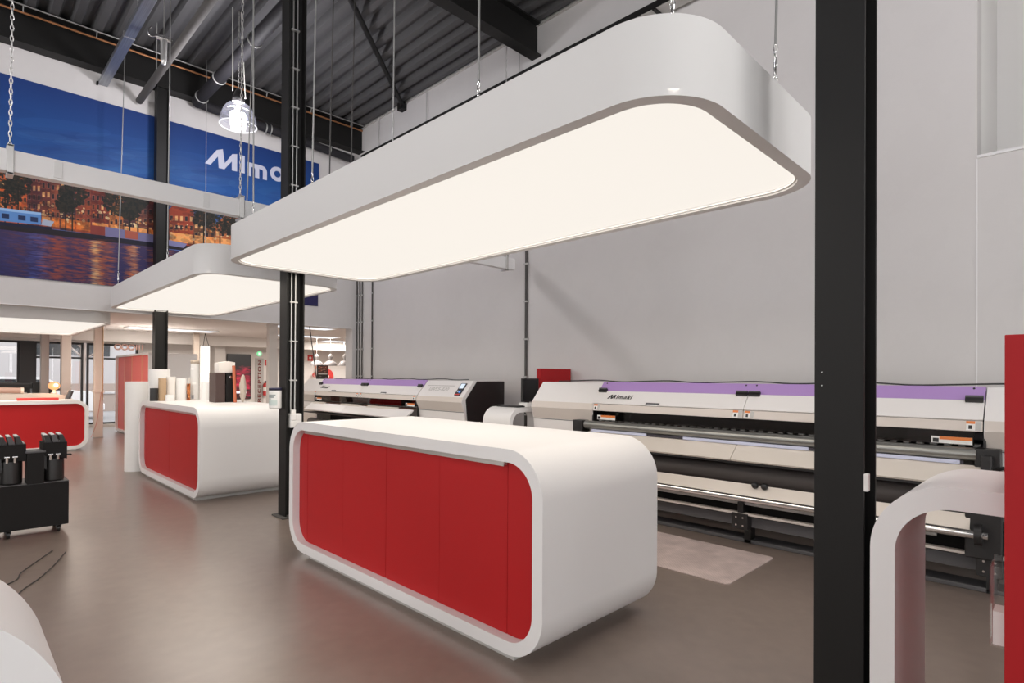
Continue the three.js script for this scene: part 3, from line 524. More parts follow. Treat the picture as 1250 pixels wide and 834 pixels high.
// ================================================================ WIDE PRINTERS
const { FontLoader } = await import('three/addons/loaders/FontLoader.js');
const { TextGeometry } = await import('three/addons/geometries/TextGeometry.js');
const fontB = await new FontLoader().loadAsync('fonts/droid/droid_sans_bold.typeface.json');
const fontR = await new FontLoader().loadAsync('fonts/droid/droid_sans_regular.typeface.json');
function text(str, size, font, basis, at, slant = 0, depth = 0.002, flat = 1) {   // basis: right, up, normal
  const g = new TextGeometry(str, { font, size, depth, curveSegments: 4, bevelEnabled: false });
  const m = new THREE.Matrix4().set(flat, slant, 0, 0, 0, 1, 0, 0, 0, 0, 1, 0, 0, 0, 0, 1); g.applyMatrix4(m);
  g.applyMatrix4(new THREE.Matrix4().makeBasis(...basis).setPosition(at)); return g;
}
const upS = V(0.203, 0.237, 0).normalize(), SLOPE = [V(0, 0, 1), upS, V(0, 0, 1).cross(upS)];
const slopeAt = (t, z, off = 0.001) => V(0.025 + 0.203 * t, 1.21 + 0.237 * t, z).addScaledVector(SLOPE[2], off);
function plateOnSlope(t0, t1, z0, z1, th, off = 0) {          // thin plate lying on the sloping cover
  const a = slopeAt(t0, 0, off), b = slopeAt(t1, 0, off), c = slopeAt(t1, 0, off + th), d = slopeAt(t0, 0, off + th);
  return prism('z', [[a.x, a.y], [b.x, b.y], [c.x, c.y], [d.x, d.y]], z0, z1, [], 0.1);
}
function slab(p0, p1, th, z0, z1) {                           // thin sheet between two profile points
  const d = new THREE.Vector2(p1[0] - p0[0], p1[1] - p0[1]).normalize(), n = [d.y * th, -d.x * th];
  return prism('z', [p0, p1, [p1[0] + n[0], p1[1] + n[1]], [p0[0] + n[0], p0[1] + n[1]]], z0, z1, [], 0.1);
}
function printer(label, zz, kind) {
  const [e0, s0, s1, e1] = zz, zc = (e0 + e1) / 2, [a, b, c, d] = zz.map(z => z - zc), mid = (b + c) / 2;
  const o = thing('wide_printer', label, 'printer', [5.2, 0, zc], 0, 'wide format printers along the wall');
  const cap = [[0.83, 0.87], [0.83, 1.447], [0.228, 1.447], [0.025, 1.21], [0, 1.14], [0.05, 1.0], [0.065, 0.87]];
  for (const [u, v, side] of [[a, b, 0], [c, d, 1]]) {
    const body = part('end_housing', prism('z', cap, u + (side ? 0.004 : 0), v - (side ? 0 : 0.004), [], 0.1), M.pWhite, o);
    part('nose_trim', [slab([-0.002, 1.142], [0.022, 1.212], 0.004, u + 0.01, v - 0.01), slab([0.046, 1.003], [-0.003, 1.138], 0.004, u + 0.01, v - 0.01)], M.pBeige, body);
    part('seam', box(0.046, 0.056, 0.992, 0.998, u + 0.005, v - 0.005), M.darkGrey, body);
    part('lower_housing', box(0.07, 0.8, 0.5, 0.868, u + 0.01, v - 0.01, 0.01), M.pBeige, o);
    part('stand', box(0.2, 0.75, 0.06, 0.5, u + 0.25, v - 0.25, 0.01), M.blackMatte, o);
    part('foot', box(0.02, 0.82, 0, 0.06, (u + v) / 2 - 0.09, (u + v) / 2 + 0.09, 0.01), M.black, o);
  }
  part('rear_housing', prism('z', [[0.83, 0.8], [0.83, 1.44], [0.228, 1.44], [0.235, 1.42], [0.35, 1.3], [0.35, 0.8]], b, c, [], 0.1), M.pWhite, o);
  part('purple_strip', plateOnSlope(0.58, 1.0, b + 0.002, c - 0.002, 0.012), M.purple, o);
  for (const [u, v] of [[b, mid], [mid, c]]) {
    const cv = part('front_cover', plateOnSlope(0, 0.575, u + 0.003, v - 0.003, 0.012), M.pWhite, o);
    part('cover_lip', slab([0, 1.135], [0.022, 1.208], 0.012, u + 0.003, v - 0.003), M.pBeige, cv);
    const hz = (u + v) / 2 - 0.18;
    part('handle', [plateOnSlope(0.02, 0.09, hz, hz + 0.16, 0.006, 0.012)], M.darkGrey, cv); part('handle_pad', plateOnSlope(-0.03, 0.02, hz + 0.02, hz + 0.14, 0.007, 0.011), M.paper, cv);
    for (const [q, sgn] of [[u + 0.015, 1], [v - 0.095, -1]]) {
      const lb = part('warning_label', slab([-0.001, 1.14], [0.0195, 1.205], -0.002, q, q + 0.085), M.paper, cv);
      part('orange_bar', slab([0.0125, 1.187], [0.0185, 1.205], -0.003, q, q + 0.05), M.orange, lb); part('grey_text', slab([-0.002, 1.142], [0.0185, 1.203], -0.003, q + 0.052, q + 0.083), M.greyPlastic, lb);
      part('mark', slab([0.0005, 1.15], [0.008, 1.176], -0.003, q + 0.014, q + 0.034), M.black, lb);
    }
  }
  for (const z of [b + 0.06, mid - 0.058, mid + 0.058, c - 0.06]) { const h = part('hinge', plateOnSlope(0.5, 0.64, z - 0.052, z + 0.052, 0.026, 0.012), M.black, o); part('hinge_pin', rod(slopeAt(0.62, z - 0.052, 0.036), slopeAt(0.62, z + 0.052, 0.036), 0.01, 8), M.darkGrey, h); }
  for (const z of [b + 0.06, mid - 0.05, mid + 0.05, c - 0.07]) part('screw', rod(slopeAt(0.93, z, 0.012), slopeAt(0.93, z, 0.016), 0.008, 8), M.black, o);
  // print slot with rail, platen and smoked window
  part('slot_back', box(0.30, 0.34, 0.98, 1.2, b, c), M.blackMatte, o);
  part('slot_roof', box(0.03, 0.32, 1.16, 1.19, b, c), M.black, o);
  part('platen', box(0.04, 0.32, 0.985, 1.0, b, c, 0.003), kind ? S(0.16, 0.075, 0.055, { roughness: 0.4 }) : M.black, o);
  part('carriage_rail', box(0.18, 0.24, 1.06, 1.11, b, c), kind ? M.roller : M.darkGrey, o);
  for (let i = 0, n = 40; i < n; i++) { const z = b + (c - b) * (i + 0.5) / n; part('pinch_clip', box(0.10, 0.15, 1.01, 1.035, z - 0.022, z + 0.022, 0.003), M.greyPlastic, o); }
  part('slot_window', box(0.022, 0.026, 1.03, 1.135, b + 0.05, c - 0.05), S(0.35, 0.33, 0.33, { phys: true, transmission: 1, thickness: 0, roughness: 0.02 }), o);
  for (const z of [b + 0.06, c - 0.3]) { const n = part('notice', box(0.014, 0.018, 1.035, 1.085, z, z + 0.24), M.paper, o); part('notice_bar', box(0.012, 0.0145, 1.062, 1.085, z + 0.05, z + 0.24), M.orange, n); part('notice_mark', box(0.012, 0.0145, 1.04, 1.07, z + 0.01, z + 0.045), M.black, n); }
  for (const z of [b - 0.015, c]) part('slot_cheek', box(0.02, 0.32, 0.87, 1.14, z, z + 0.015), M.black, o);
  // lower machine frame
  part('rear_panel', box(0.36, 0.40, 0.1, 0.98, b - 0.2, c + 0.2), M.blackMatte, o);
  part('frame_beam', box(-0.08, 0.0, 0.17, 0.262, a + 0.3, d - 0.3, 0.004), M.darkGrey, o);
  part('frame_rail', box(-0.16, -0.1, 0.285, 0.305, b - 0.2, c + 0.2, 0.004), M.pBeige, o);
  part('floor_sill', box(0.0, 0.2, 0.0, 0.035, a + 0.2, d - 0.2, 0.008), M.darkGrey, o);
  for (const z of [b + 0.35, mid + 0.05, c + 0.05]) {
    const p = part('support_plate', box(-0.175, -0.08, 0.16, 0.30, z - 0.07, z + 0.07, 0.004), M.black, o);
    for (const dy of [0.195, 0.265]) for (const dz of [-0.03, 0.03]) part('bolt', rod(V(-0.18, dy, z + dz), V(-0.174, dy, z + dz), 0.008, 8), M.chrome, p);
    part('support_arm', box(-0.16, 0.1, 0.3, 0.40, z - 0.025, z + 0.025, 0.004), M.black, o); part('support_leg', box(0.0, 0.1, 0, 0.35, z - 0.03, z + 0.03), M.black, o);
  }
  if (!kind) {
    part('front_roller', rod(V(-0.05, 0.975, b - 0.05), V(-0.05, 0.975, c - 0.03), 0.046, 24), M.roller, o);
    for (const z of [b - 0.22, c - 0.04]) part('roller_bracket', [box(-0.08, 0.1, 0.80, 1.02, z, z + 0.14, 0.008)], M.black, o);
    const hb = part('heater_bar', box(-0.075, -0.055, 0.905, 0.928, b + 0.1, c - 0.1), S(0.05, 0.045, 0.06), o);
    for (const [u, v] of [[b + 0.05, b + 0.75], [b + 1.16, b + 2.3], [b + 2.42, c - 0.12]]) part('guide_strip', box(-0.082, -0.07, 0.903, 0.93, u, v), M.blueStrip, hb);
    for (const [u, v] of [[b, mid - 0.02], [mid - 0.016, c]]) part('media_tray', slab([-0.22, 0.78], [-0.07, 0.90], 0.018, u, v - 0.002), M.pTray, o);
    part('tray_underside', box(-0.20, 0.1, 0.745, 0.765, b, c), M.black, o);
    part('take_up_core', rod(V(0.0, 0.63, b - 0.05), V(0.0, 0.63, c + 0.02), 0.098, 28), M.darkRoll, o);
    part('media_web', [slab([-0.235, 0.46], [-0.19, 0.575], 0.01, b - 0.05, c - 0.05)], M.pTray, o);
    part('tension_bar', rod(V(-0.245, 0.452, b - 0.1), V(-0.245, 0.452, c - 0.02), 0.03, 24), M.chrome, o);
    const fl = part('bar_flange', rod(V(-0.245, 0.452, c - 0.02), V(-0.245, 0.452, c + 0.02), 0.07, 20), M.black, o); part('flange_hub', rod(V(-0.245, 0.452, c + 0.02), V(-0.245, 0.452, c + 0.05), 0.025, 12), M.chrome, fl);
    part('lower_roll', rod(V(-0.1, 0.395, b), V(-0.1, 0.395, c - 0.25), 0.028, 16), M.greyPlastic, o);
    part('drive_box', [box(-0.2, 0.2, 0.28, 0.62, c - 0.08, c + 0.12, 0.01), box(-0.12, 0.06, 0.42, 0.52, c - 0.32, c - 0.08, 0.01)], M.black, o); part('coupling', rod(V(-0.1, 0.52, c - 0.2), V(-0.1, 0.52, c - 0.1), 0.05, 16), M.chrome, o);
    part('arm_bracket', box(-0.16, 0.0, 0.62, 0.98, c - 0.0, c + 0.06, 0.008), M.black, o); part('side_lever', [tube([V(-0.08, 0.86, c + 0.06), V(-0.1, 0.9, c + 0.12), V(-0.1, 0.82, c + 0.16)], 0.012, 16, 6)], M.black, o); part('rating_plate', box(0.045, 0.066, 0.80, 0.85, c + 0.12, c + 0.32), M.paper, o);
    part('knob_pair', [new THREE.SphereGeometry(0.03, 10, 8).translate(-0.21, 0.575, mid + 0.2), new THREE.SphereGeometry(0.03, 10, 8).translate(-0.21, 0.575, mid + 0.28)], M.black, o);
  } else {
    for (const [u, v] of [[b + 0.1, mid - 0.2], [mid - 0.196, c + 0.05]]) part('media_tray', slab([-0.25, 0.87], [-0.08, 0.99], 0.02, u, v - 0.002), M.pWhite, o);
    for (const [u, v] of [[b + 0.15, b + 0.6], [b + 1.2, b + 1.9], [mid + 0.4, c - 0.4]]) part('tray_flap', slab([-0.10, 0.985], [-0.04, 1.01], 0.012, u, v), M.pTray, o);
    part('tray_underside', box(-0.2, 0.1, 0.80, 0.82, b, c), M.black, o);
    part('take_up_core', rod(V(-0.05, 0.6, b), V(-0.05, 0.6, c), 0.09, 24), M.darkRoll, o);
    part('side_plate', prism('z', [[0.11, 0.8], [0.072, 1.18], [0.285, 1.44], [0.83, 1.44], [0.83, 0.55], [0.13, 0.55]], d + 0.001, d + 0.014, [], 0.1), M.black, o);
    part('outlet', box(0.25, 0.33, 0.78, 0.85, d + 0.014, d + 0.03, 0.004), M.paper, o);
    const cp = part('control_panel', plateOnSlope(0.1, 0.82, d - 0.22, d - 0.10, 0.012, 0.001), M.black, o);
    const sc = glowMat(0.75, 0.85, 1, 0.9); part('screen', plateOnSlope(0.5, 0.78, d - 0.205, d - 0.115, 0.003, 0.0125), sc, cp);
    part('blue_button', rod(slopeAt(0.3, d - 0.14, 0.012), slopeAt(0.3, d - 0.14, 0.018), 0.02, 14), glowMat(0.1, 0.35, 1, 0.8), cp); part('red_button', plateOnSlope(0.11, 0.17, d - 0.21, d - 0.11, 0.004, 0.0125), M.redBright, cp); part('pale_button', rod(slopeAt(0.32, d - 0.185, 0.012), slopeAt(0.32, d - 0.185, 0.018), 0.014, 12), M.paper, cp);
    part('model_name', text('UJV55-320', 0.062, fontR, SLOPE, slopeAt(0.36, c + 0.18), 0.25, 0.002, 1.2), M.greyPlastic, o);
    part('vent_line', plateOnSlope(0.66, 0.69, c + 0.1, c + 0.75, 0.002, 0.0005), M.greyPlastic, o); part('latch', box(0.06, 0.08, 0.72, 0.78, c + 0.25, c + 0.35, 0.004), M.darkGrey, o);
  }
  // maker's lettering with a slanted first letter, on the left cover
  const zl = b + 0.16, w = 0.09;
  const M2 = new THREE.Matrix4().makeBasis(...SLOPE).setPosition(slopeAt(0.22, zl, 0.0125));
  const mShape = shapeOf([[0, 0], [0.055, 0.07], [0.085, 0.07], [0.09, 0.02], [0.125, 0.07], [0.155, 0.07], [0.15, 0], [0.128, 0], [0.13, 0.036], [0.1, 0], [0.07, 0], [0.064, 0.044], [0.03, 0]].map(p => [p[0] * 0.66, p[1] * 0.8]));
  const mg = new THREE.ExtrudeGeometry(mShape, { depth: 0.002, bevelEnabled: false }).applyMatrix4(M2);
  part('maker_name', [mg, text('imaki', 0.052, fontB, SLOPE, slopeAt(0.22, zl + 0.108, 0.0125), 0.25, 0.002, 1.05)], M.black, o);
  // cable lying along the top edge
  const cp = []; for (let i = 0; i <= 16; i++) cp.push(V(0.3, 1.447 + 0.012 + 0.008 * (i % 3), a + 0.2 + (d - a - 0.4) * i / 16)); part('top_cable', tube(cp, 0.007, 80, 6), M.cable, o);
  return o;
}
printer('long purple striped printer with dark take up roll beside the floor mat', [-4.85, -3.9, -0.477, 0.5], 0);
printer('long purple striped printer with small lit control panel and black end', [-11.45, -10.75, -7.3, -6.195], 1);

// ================================================================ INK UNIT ON CASTORS
{ const o = thing('ink_station', 'black ink supply trolley with bottle holders on castors', 'ink station', [0.43, 0, -6.85]);
  part('cabinet', box(-0.43, 0.43, 0.075, 0.485, -0.42, 0, 0.008), M.blackMatte, o);
  part('top_edge', [box(-0.43, 0.43, 0.485, 0.492, -0.42, -0.005)], M.darkGrey, o);
  for (const x of [-0.36, 0.0, 0.36]) for (const z of [-0.36, -0.07]) { const c = part('castor', [rod(V(x - 0.012, 0.035, z), V(x + 0.012, 0.035, z), 0.035, 14)], M.black, o); part('castor_fork', box(x - 0.02, x + 0.02, 0.04, 0.08, z - 0.02, z + 0.02), M.darkGrey, c); }
  part('centre_post', box(0.12, 0.245, 0.485, 0.775, -0.2, -0.004, 0.004), M.blackMatte, o); part('post_cap', box(0.11, 0.255, 0.775, 0.79, -0.22, 0.004, 0.003), M.darkGrey, o);
  for (const [x0, x1] of [[0.235, 0.415], [-0.08, 0.115], [-0.4, -0.13]]) {
    part('bottle_holder', prism('z', [[x0, 0.75], [x0 + 0.03, 0.73], [x1, 0.70], [x1, 0.86], [x0, 0.86]], -0.3, -0.02, [], 0.1), M.blackMatte, o);
    part('holder_side', prism('z', [[x0 - 0.02, 0.66], [x0 + 0.03, 0.6], [x0 + 0.03, 0.75], [x0 - 0.02, 0.78]], -0.06, -0.05), M.black, o);
    const xm = (x0 + x1) / 2;
    const bt = part('ink_bottle', lathe([[0, 0], [0.075, 0], [0.08, 0.01], [0.08, 0.2], [0.07, 0.22], [0.03, 0.24], [0.03, 0.26], [0, 0.26]], 24).translate(xm, 0.495, -0.11), M.black, o);
    for (const dx of [-0.035, 0.02]) { part('valve', [rod(V(xm + dx, 0.70, -0.015), V(xm + dx, 0.75, 0.0), 0.012, 10), rod(V(xm + dx - 0.018, 0.75, -0.01), V(xm + dx + 0.018, 0.75, -0.01), 0.012, 8)], M.chrome, bt); }
    for (let i = 0; i < 3; i++) { const x = x0 + 0.02 + i * 0.055; if (x + 0.05 > x1 + 0.02) continue; part('ink_pack', prism('z', [[x, 0.86], [x + 0.045, 0.86], [x + 0.02, 0.93], [x - 0.012, 0.93]], -0.28, -0.04, [], 0.1), i === 1 ? M.darkGrey : M.black, o);
      for (let k = 0; k < 4; k++) part('pack_tab', box(x - 0.012, x + 0.012, 0.925, 0.938, -0.26 + k * 0.055, -0.235 + k * 0.055), M.paper, o); }
    part('grey_lid', box(x1 - 0.06, x1 - 0.01, 0.86, 0.875, -0.25, -0.05, 0.004), M.greyPlastic, o);
  }
  part('side_handle', tube([V(0.4, 0.73, -0.1), V(0.45, 0.73, -0.1), V(0.46, 0.72, -0.15)], 0.008, 12, 6), M.black, o);
}
{ const f = (px, py) => onY(px, py, 0.006), lb = 'thin black cable lying loose on the floor before the ink trolley';
  solo('floor_cable', lb, 'cable', tube([f(80, 674), f(66, 690), f(48, 706), f(28, 720), f(15, 736), f(8, 752)], 0.004, 40, 6), M.cable, 'loose cables on the floor');
  solo('floor_cable', lb, 'cable', tube([f(64, 672), f(44, 686), f(25, 700), f(20, 708), f(-6, 720)], 0.004, 40, 6), M.cable, 'loose cables on the floor'); }

// ================================================================ MEDIA ROLLS AND TUBES
const depthOf = p => p.clone().sub(camera.position).dot(vF);
function roll(label, px0, px1, pyTop, z, mats, opt = {}) {
  const base = opt.floor ? 0 : 1.12, q = onZ((px0 + px1) / 2, 480, z), r = (px1 - px0) / 2 * depthOf(q) / FOCAL, h = onZ((px0 + px1) / 2, pyTop, z).y - base, ri = r * (opt.hole || 0.62);
  const o = thing(opt.name || 'media_roll', label, opt.cat || 'roll', [q.x, base, z], 0, opt.group);
  part('wrap', lathe([[ri, 0], [r, 0], [r, h], [ri, h], [ri, 0]], 28), mats[0], o);
  part('core', lathe([[ri * 0.86, 0.004], [ri, 0.004], [ri, h - 0.004], [ri * 0.86, h - 0.004], [ri * 0.86, 0.004]], 20), mats[1] || M.kraft, o);
  if (opt.cap) part('end_cap', lathe([[0, h], [r * 1.03, h], [r * 1.03, h + opt.cap], [r * 0.9, h + opt.cap * 1.1], [0, h + opt.cap * 1.1]], 24), mats[2], o);
  return o;
}
const clearWrap = S(0.78, 0.78, 0.77, { roughness: 0.12 });
const speck = canvasTex(128, 256, (g, w, h) => { g.fillStyle = '#b9662f'; g.fillRect(0, 0, w, h); for (let i = 0; i < 260; i++) { g.fillStyle = ['#5a2a14', '#e9b070', '#d98a4a', '#3a1c10'][i % 4]; g.fillRect(rnd() * w, rnd() * h, 5 + rnd() * 9, 4 + rnd() * 8); } });
const wrapTex = canvasTex(256, 512, (g, w, h) => { g.fillStyle = '#dcdad6'; g.fillRect(0, 0, w, h); for (let i = 0; i < 26; i++) { g.fillStyle = ['#c96a5a', '#9aa0a6', '#b8b6b0', '#eceae6'][i % 4]; g.fillRect(rnd() * w, rnd() * h, 20 + rnd() * 40, 3 + rnd() * 12); } });
roll('tall white media roll standing on the floor against the roll counter', 155, 181, 466, -10.55, [M.paper, M.paperWarm], { floor: true });
roll('wide white media sheet roll standing behind the black tube', 183.5, 206, 451, -10.02, [M.paper, M.paperWarm]);
roll('short black media roll standing on the roll counter', 183.6, 192.2, 474, -9.72, [M.black, M.darkGrey]);
roll('brown cardboard tube standing on the roll counter', 193.8, 202.2, 462, -9.72, [M.kraft, M.kraft]);
roll('white media roll with slanted top behind the shortest white roll', 203.5, 213.5, 460, -9.76, [M.paperWarm, M.paper]);
roll('shortest white media roll standing on the roll counter', 202.8, 212.6, 482, -9.58, [M.paper, M.paperWarm]);
roll('plain white media roll right of the shortest white one', 215.5, 227.5, 462, -9.75, [M.paper, M.paperWarm]);
roll('narrow orange speckled media roll on the roll counter', 228.4, 232, 468.5, -9.68, [S(1, 1, 1, { map: speck, roughness: 0.6 }), M.kraft]);
roll('tallest media roll in printed clear wrap on the roll counter', 233, 242.5, 444, -9.76, [S(1, 1, 1, { map: wrapTex, roughness: 0.2 }), M.kraft, S(0.6, 0.5, 0.4)], { cap: 0.05 });
roll('white media roll standing next to the dark brown box', 246, 257.5, 467, -9.6, [M.paper, M.paperWarm]);
roll('thin white media tube beside the wrapped tallest roll', 229.5, 233, 461, -10.0, [M.paperWarm, M.paper]);
{ const q = onZ(273, 490, -8.75), k = depthOf(q) / FOCAL, top = onZ(273, 455, -8.75).y - 1.12;
  const o = thing('sample_box', 'dark brown and black upright machine on the roll counter', 'machine', [q.x, 1.12, -8.75]);
  part('side_body', box(-12 * k, -1 * k, 0, top, -0.18, 0.1, 0.008), S(0.07, 0.04, 0.035), o);
  part('front_body', prism('z', [[0, 0], [11.5 * k, 0], [11.5 * k, top], [2.5 * k, top], [0, top * 0.92], [0, top * 0.62], [-0.6 * k, top * 0.58]], -0.16, 0.1, [], 0.1), M.blackMatte, o);
  part('dial', rod(V(5 * k, top * 0.85, 0.1), V(5 * k, top * 0.85, 0.108), 0.018, 14), M.chrome, o);
  solo('paper_bag', 'crumpled pale paper bundle lying on the dark machine', 'bundle', prism('z', [[q.x - 7 * k, 1.12 + top], [q.x + 11 * k, 1.12 + top], [q.x + 11.5 * k, 1.12 + top + 0.15], [q.x + 4 * k, 1.12 + top + 0.165], [q.x - 7.5 * k, 1.12 + top + 0.14]], -8.88, -8.7, [], 0.2), M.paperWarm);
  const r = onZ(285.5, 490, -8.6);
  solo('orange_banner_roll', 'slim orange and brown roll leaning beside the dark machine', 'roll', [rod(V(r.x, 1.12, -8.55), V(r.x, 1.12 + top + 0.1, -8.62), 0.022, 12)], S(0.5, 0.13, 0.06));
  { const g = new THREE.IcosahedronGeometry(1, 3), p = g.attributes.position; for (let i = 0; i < p.count; i++) { const n = 0.8 + 0.45 * vnoise(p.getX(i) * 2.3 + 9, p.getY(i) * 5 + p.getZ(i) * 2 + 9, 64, 5); p.setXYZ(i, p.getX(i) * n * 0.045, p.getY(i) * 0.2, p.getZ(i) * n * 0.045); } g.computeVertexNormals();
    solo('crumpled_wrap', 'crumpled pale wrapping film standing next to the dark machine', 'wrapping', g.translate(r.x + 0.09, 1.322, -8.5), S(0.5, 0.43, 0.36, { roughness: 0.4 })); } }

// ================================================================ THE LOW SPACE BEHIND
function pillar(label, px0, px1, z, mat, w, y1 = LOW) { const a = onZ(px0, 450, z).x, b = onZ(px1, 450, z).x; const o = thing('pillar', label, 'pillar', [(a + b) / 2, 0, z], 0, 'pale posts under the low ceiling');
  const h = (b - a) / 2; part('shaft', box(-h, h, 0.02, y1, -w, 0, 0.01), mat, o); part('foot_plate', box(-h - 0.01, h + 0.01, 0, 0.02, -w - 0.01, 0.01), M.greyPlastic, o); return o; }
{ const p = pillar('cream post with thin conduit and a strap near the windows', 115.5, 126.5, -16.55, M.cream, 0.17);
  part('conduit', rod(V(0.07, 0.9, 0.012), V(0.07, LOW, 0.012), 0.012, 8), M.kraft, p); part('strap', box(-0.105, 0.105, 1.08, 1.14, -0.18, 0.02, 0.005), M.cream, p);
  part('power_lead', tube([V(0.04, 1.1, 0.02), V(0.0, 0.7, 0.03), V(-0.06, 0.3, 0.04), V(-0.16, 0.03, 0.1)], 0.006, 24, 6), S(0.6, 0.25, 0.2), p);
  pillar('brownish post standing before the shop windows', 50, 60, -18.4, S(0.45, 0.4, 0.37), 0.25);
  pillar('pale pink post standing before the shop windows', 75, 87, -18.2, M.cream, 0.25);
  pillar('slim tan post left of the hanging white board', 236.5, 243.5, -18.3, S(0.5, 0.41, 0.34), 0.15);
  pillar('slim pale grey post just behind the low opening', 328.5, 339, -12.6, M.creamWall, 0.16, LOW);
}
{ const a = onZ(245, 422, -18.2), b = onZ(256, 466, -18.2); const o = thing('hanging_board', 'tall white board hung on two wires behind the roll counter', 'board', [(a.x + b.x) / 2, 0.5, -18.2]); const h = (b.x - a.x) / 2;
  part('panel', box(-h, h, 0, a.y - 0.5, -0.06, 0, 0.008), M.paper, o); part('wire', rod(V(-0.05, a.y - 0.5, -0.03), V(0, LOW - 0.5, -0.03), 0.008, 6), M.frameDark, o); part('wire', rod(V(0.1, a.y - 0.5, -0.03), V(0, LOW - 0.5, -0.03), 0.008, 6), M.frameDark, o); part('latch_plate', box(h * 0.1, h * 0.5, 0.55, 0.62, 0, 0.01), M.greyPlastic, o); }
{ const a = onZ(262, 430, -19.5), b = onZ(275.5, 430, -19.5); solo('wall_pier', 'pale square pier beside the red smoke picture', 'pier', box(a.x, b.x, 0, LOW, -19.98, -19.5, 0.01), M.creamWall); }
{ const a = onZ(276.5, 432, ZB), b = onZ(305.5, 487, ZB), w = b.x - a.x, h = a.y - b.y; const o = thing('wall_picture', 'black backlit picture of red smoke on the end wall', 'picture', [(a.x + b.x) / 2, b.y, ZB]);
  const t = canvasTex(256, 480, (g, W, H) => { g.fillStyle = '#0a0708'; g.fillRect(0, 0, W, H); for (let k = 0; k < 520; k++) { const s = rnd(), x = W * (0.3 + 0.7 * rnd()), y = H * (0.42 + 0.16 * Math.sin(x * 0.02 + (k % 5)) + 0.45 * s); g.fillStyle = k % 3 ? 'rgba(170,14,40,0.07)' : 'rgba(255,50,84,0.13)'; g.beginPath(); g.ellipse(x, y, 26 + rnd() * 22, 5 + rnd() * 7, -0.5 + rnd(), 0, 7); g.fill(); } g.fillStyle = '#f2e8f4'; g.fillRect(92, 398, 120, 24); g.fillStyle = '#4a60c8'; g.fillRect(60, 402, 26, 18); });
  part('frame', box(-w / 2, w / 2, 0, h, 0.004, 0.05, 0.004), M.black, o); const e = S(0.02, 0.02, 0.02, { roughness: 0.3 }); e.emissive.setRGB(1, 1, 1); e.emissiveMap = t; e.emissiveIntensity = 1.3; part('lit_print', new THREE.PlaneGeometry(w - 0.03, h - 0.03).translate(0, h / 2, 0.052), e, o); }
{ const a = onZ(313, 441, ZB), b = onZ(319.5, 492, ZB), w = b.x - a.x, h = a.y - b.y; const o = thing('reception_sign', 'grey wall strip with vertical red RECEPTION lettering', 'sign', [(a.x + b.x) / 2, b.y, ZB]);
  part('strip', box(-w * 0.75, w * 0.75, -0.1, h + 0.1, 0.002, 0.02, 0.004), S(0.5, 0.47, 0.44), o); const g = text('RECEPTION', 0.095, fontB, [V(0, 1, 0), V(-1, 0, 0), V(0, 0, 1)], V(0.045, 0.0, 0.021), 0, 0.012, 1); g.computeBoundingBox(); const k = h / (g.boundingBox.max.y - g.boundingBox.min.y); g.scale(1, k, 1); part('lettering', g, S(0.2, 0.045, 0.035), o); }
{ const p = onZ(324.5, 475, ZB + 0.15); const o = thing('fire_extinguisher', 'red fire extinguisher hanging beside the reception lettering', 'extinguisher', [p.x, p.y - 0.22, ZB + 0.12]);
  part('cylinder', lathe([[0, 0], [0.075, 0.0], [0.08, 0.02], [0.08, 0.36], [0.06, 0.41], [0.025, 0.43], [0, 0.43]], 20), M.redBright, o); part('valve_head', box(-0.03, 0.03, 0.43, 0.5, -0.02, 0.02, 0.006), M.black, o); part('label_band', lathe([[0.081, 0.14], [0.082, 0.15], [0.082, 0.27], [0.081, 0.28]], 20), M.paperWarm, o); part('hose', tube([V(0.03, 0.45, 0), V(0.1, 0.4, 0.02), V(0.1, 0.2, 0.03), V(0.09, 0.08, 0.03)], 0.012, 16, 6), M.black, o); part('wall_hook', box(-0.02, 0.02, 0.3, 0.36, -0.12, -0.07), M.black, o); }
{ const p = onZ(316, 432, ZB); const o = thing('exit_sign', 'small round green exit sign above the reception lettering', 'sign', [p.x, p.y, ZB]); part('back', rod(V(0, 0, 0.002), V(0, 0, 0.03), 0.1, 20), M.paper, o); part('green_face', rod(V(0, 0, 0.03), V(0, 0, 0.034), 0.085, 20), glowMat(0.25, 0.95, 0.4, 0.8), o); part('running_mark', box(-0.03, 0.03, -0.04, 0.04, 0.034, 0.037), glowMat(0.95, 1, 0.95, 0.9), o); }
{ const p = onZ(326, 443, ZB); const o = thing('fire_sign', 'small red square fire sign above the extinguisher', 'sign', [p.x, p.y - 0.1, ZB]); part('plate', box(-0.08, 0.08, 0, 0.2, 0.002, 0.01), M.redBright, o); part('symbol', box(-0.03, 0.03, 0.05, 0.15, 0.01, 0.012), M.paper, o); }
{ const p = onZ(378.6, 437, ZB); const o = thing('fire_sign', 'red square fire sign beside the white dome lamps', 'sign', [p.x, p.y - 0.11, ZB]); part('plate', box(-0.1, 0.1, 0, 0.22, 0.002, 0.012), M.redBright, o); part('symbol', new THREE.CylinderGeometry(0.045, 0.045, 0.004, 16).rotateX(Math.PI / 2).translate(0, 0.11, 0.014), M.paper, o); }
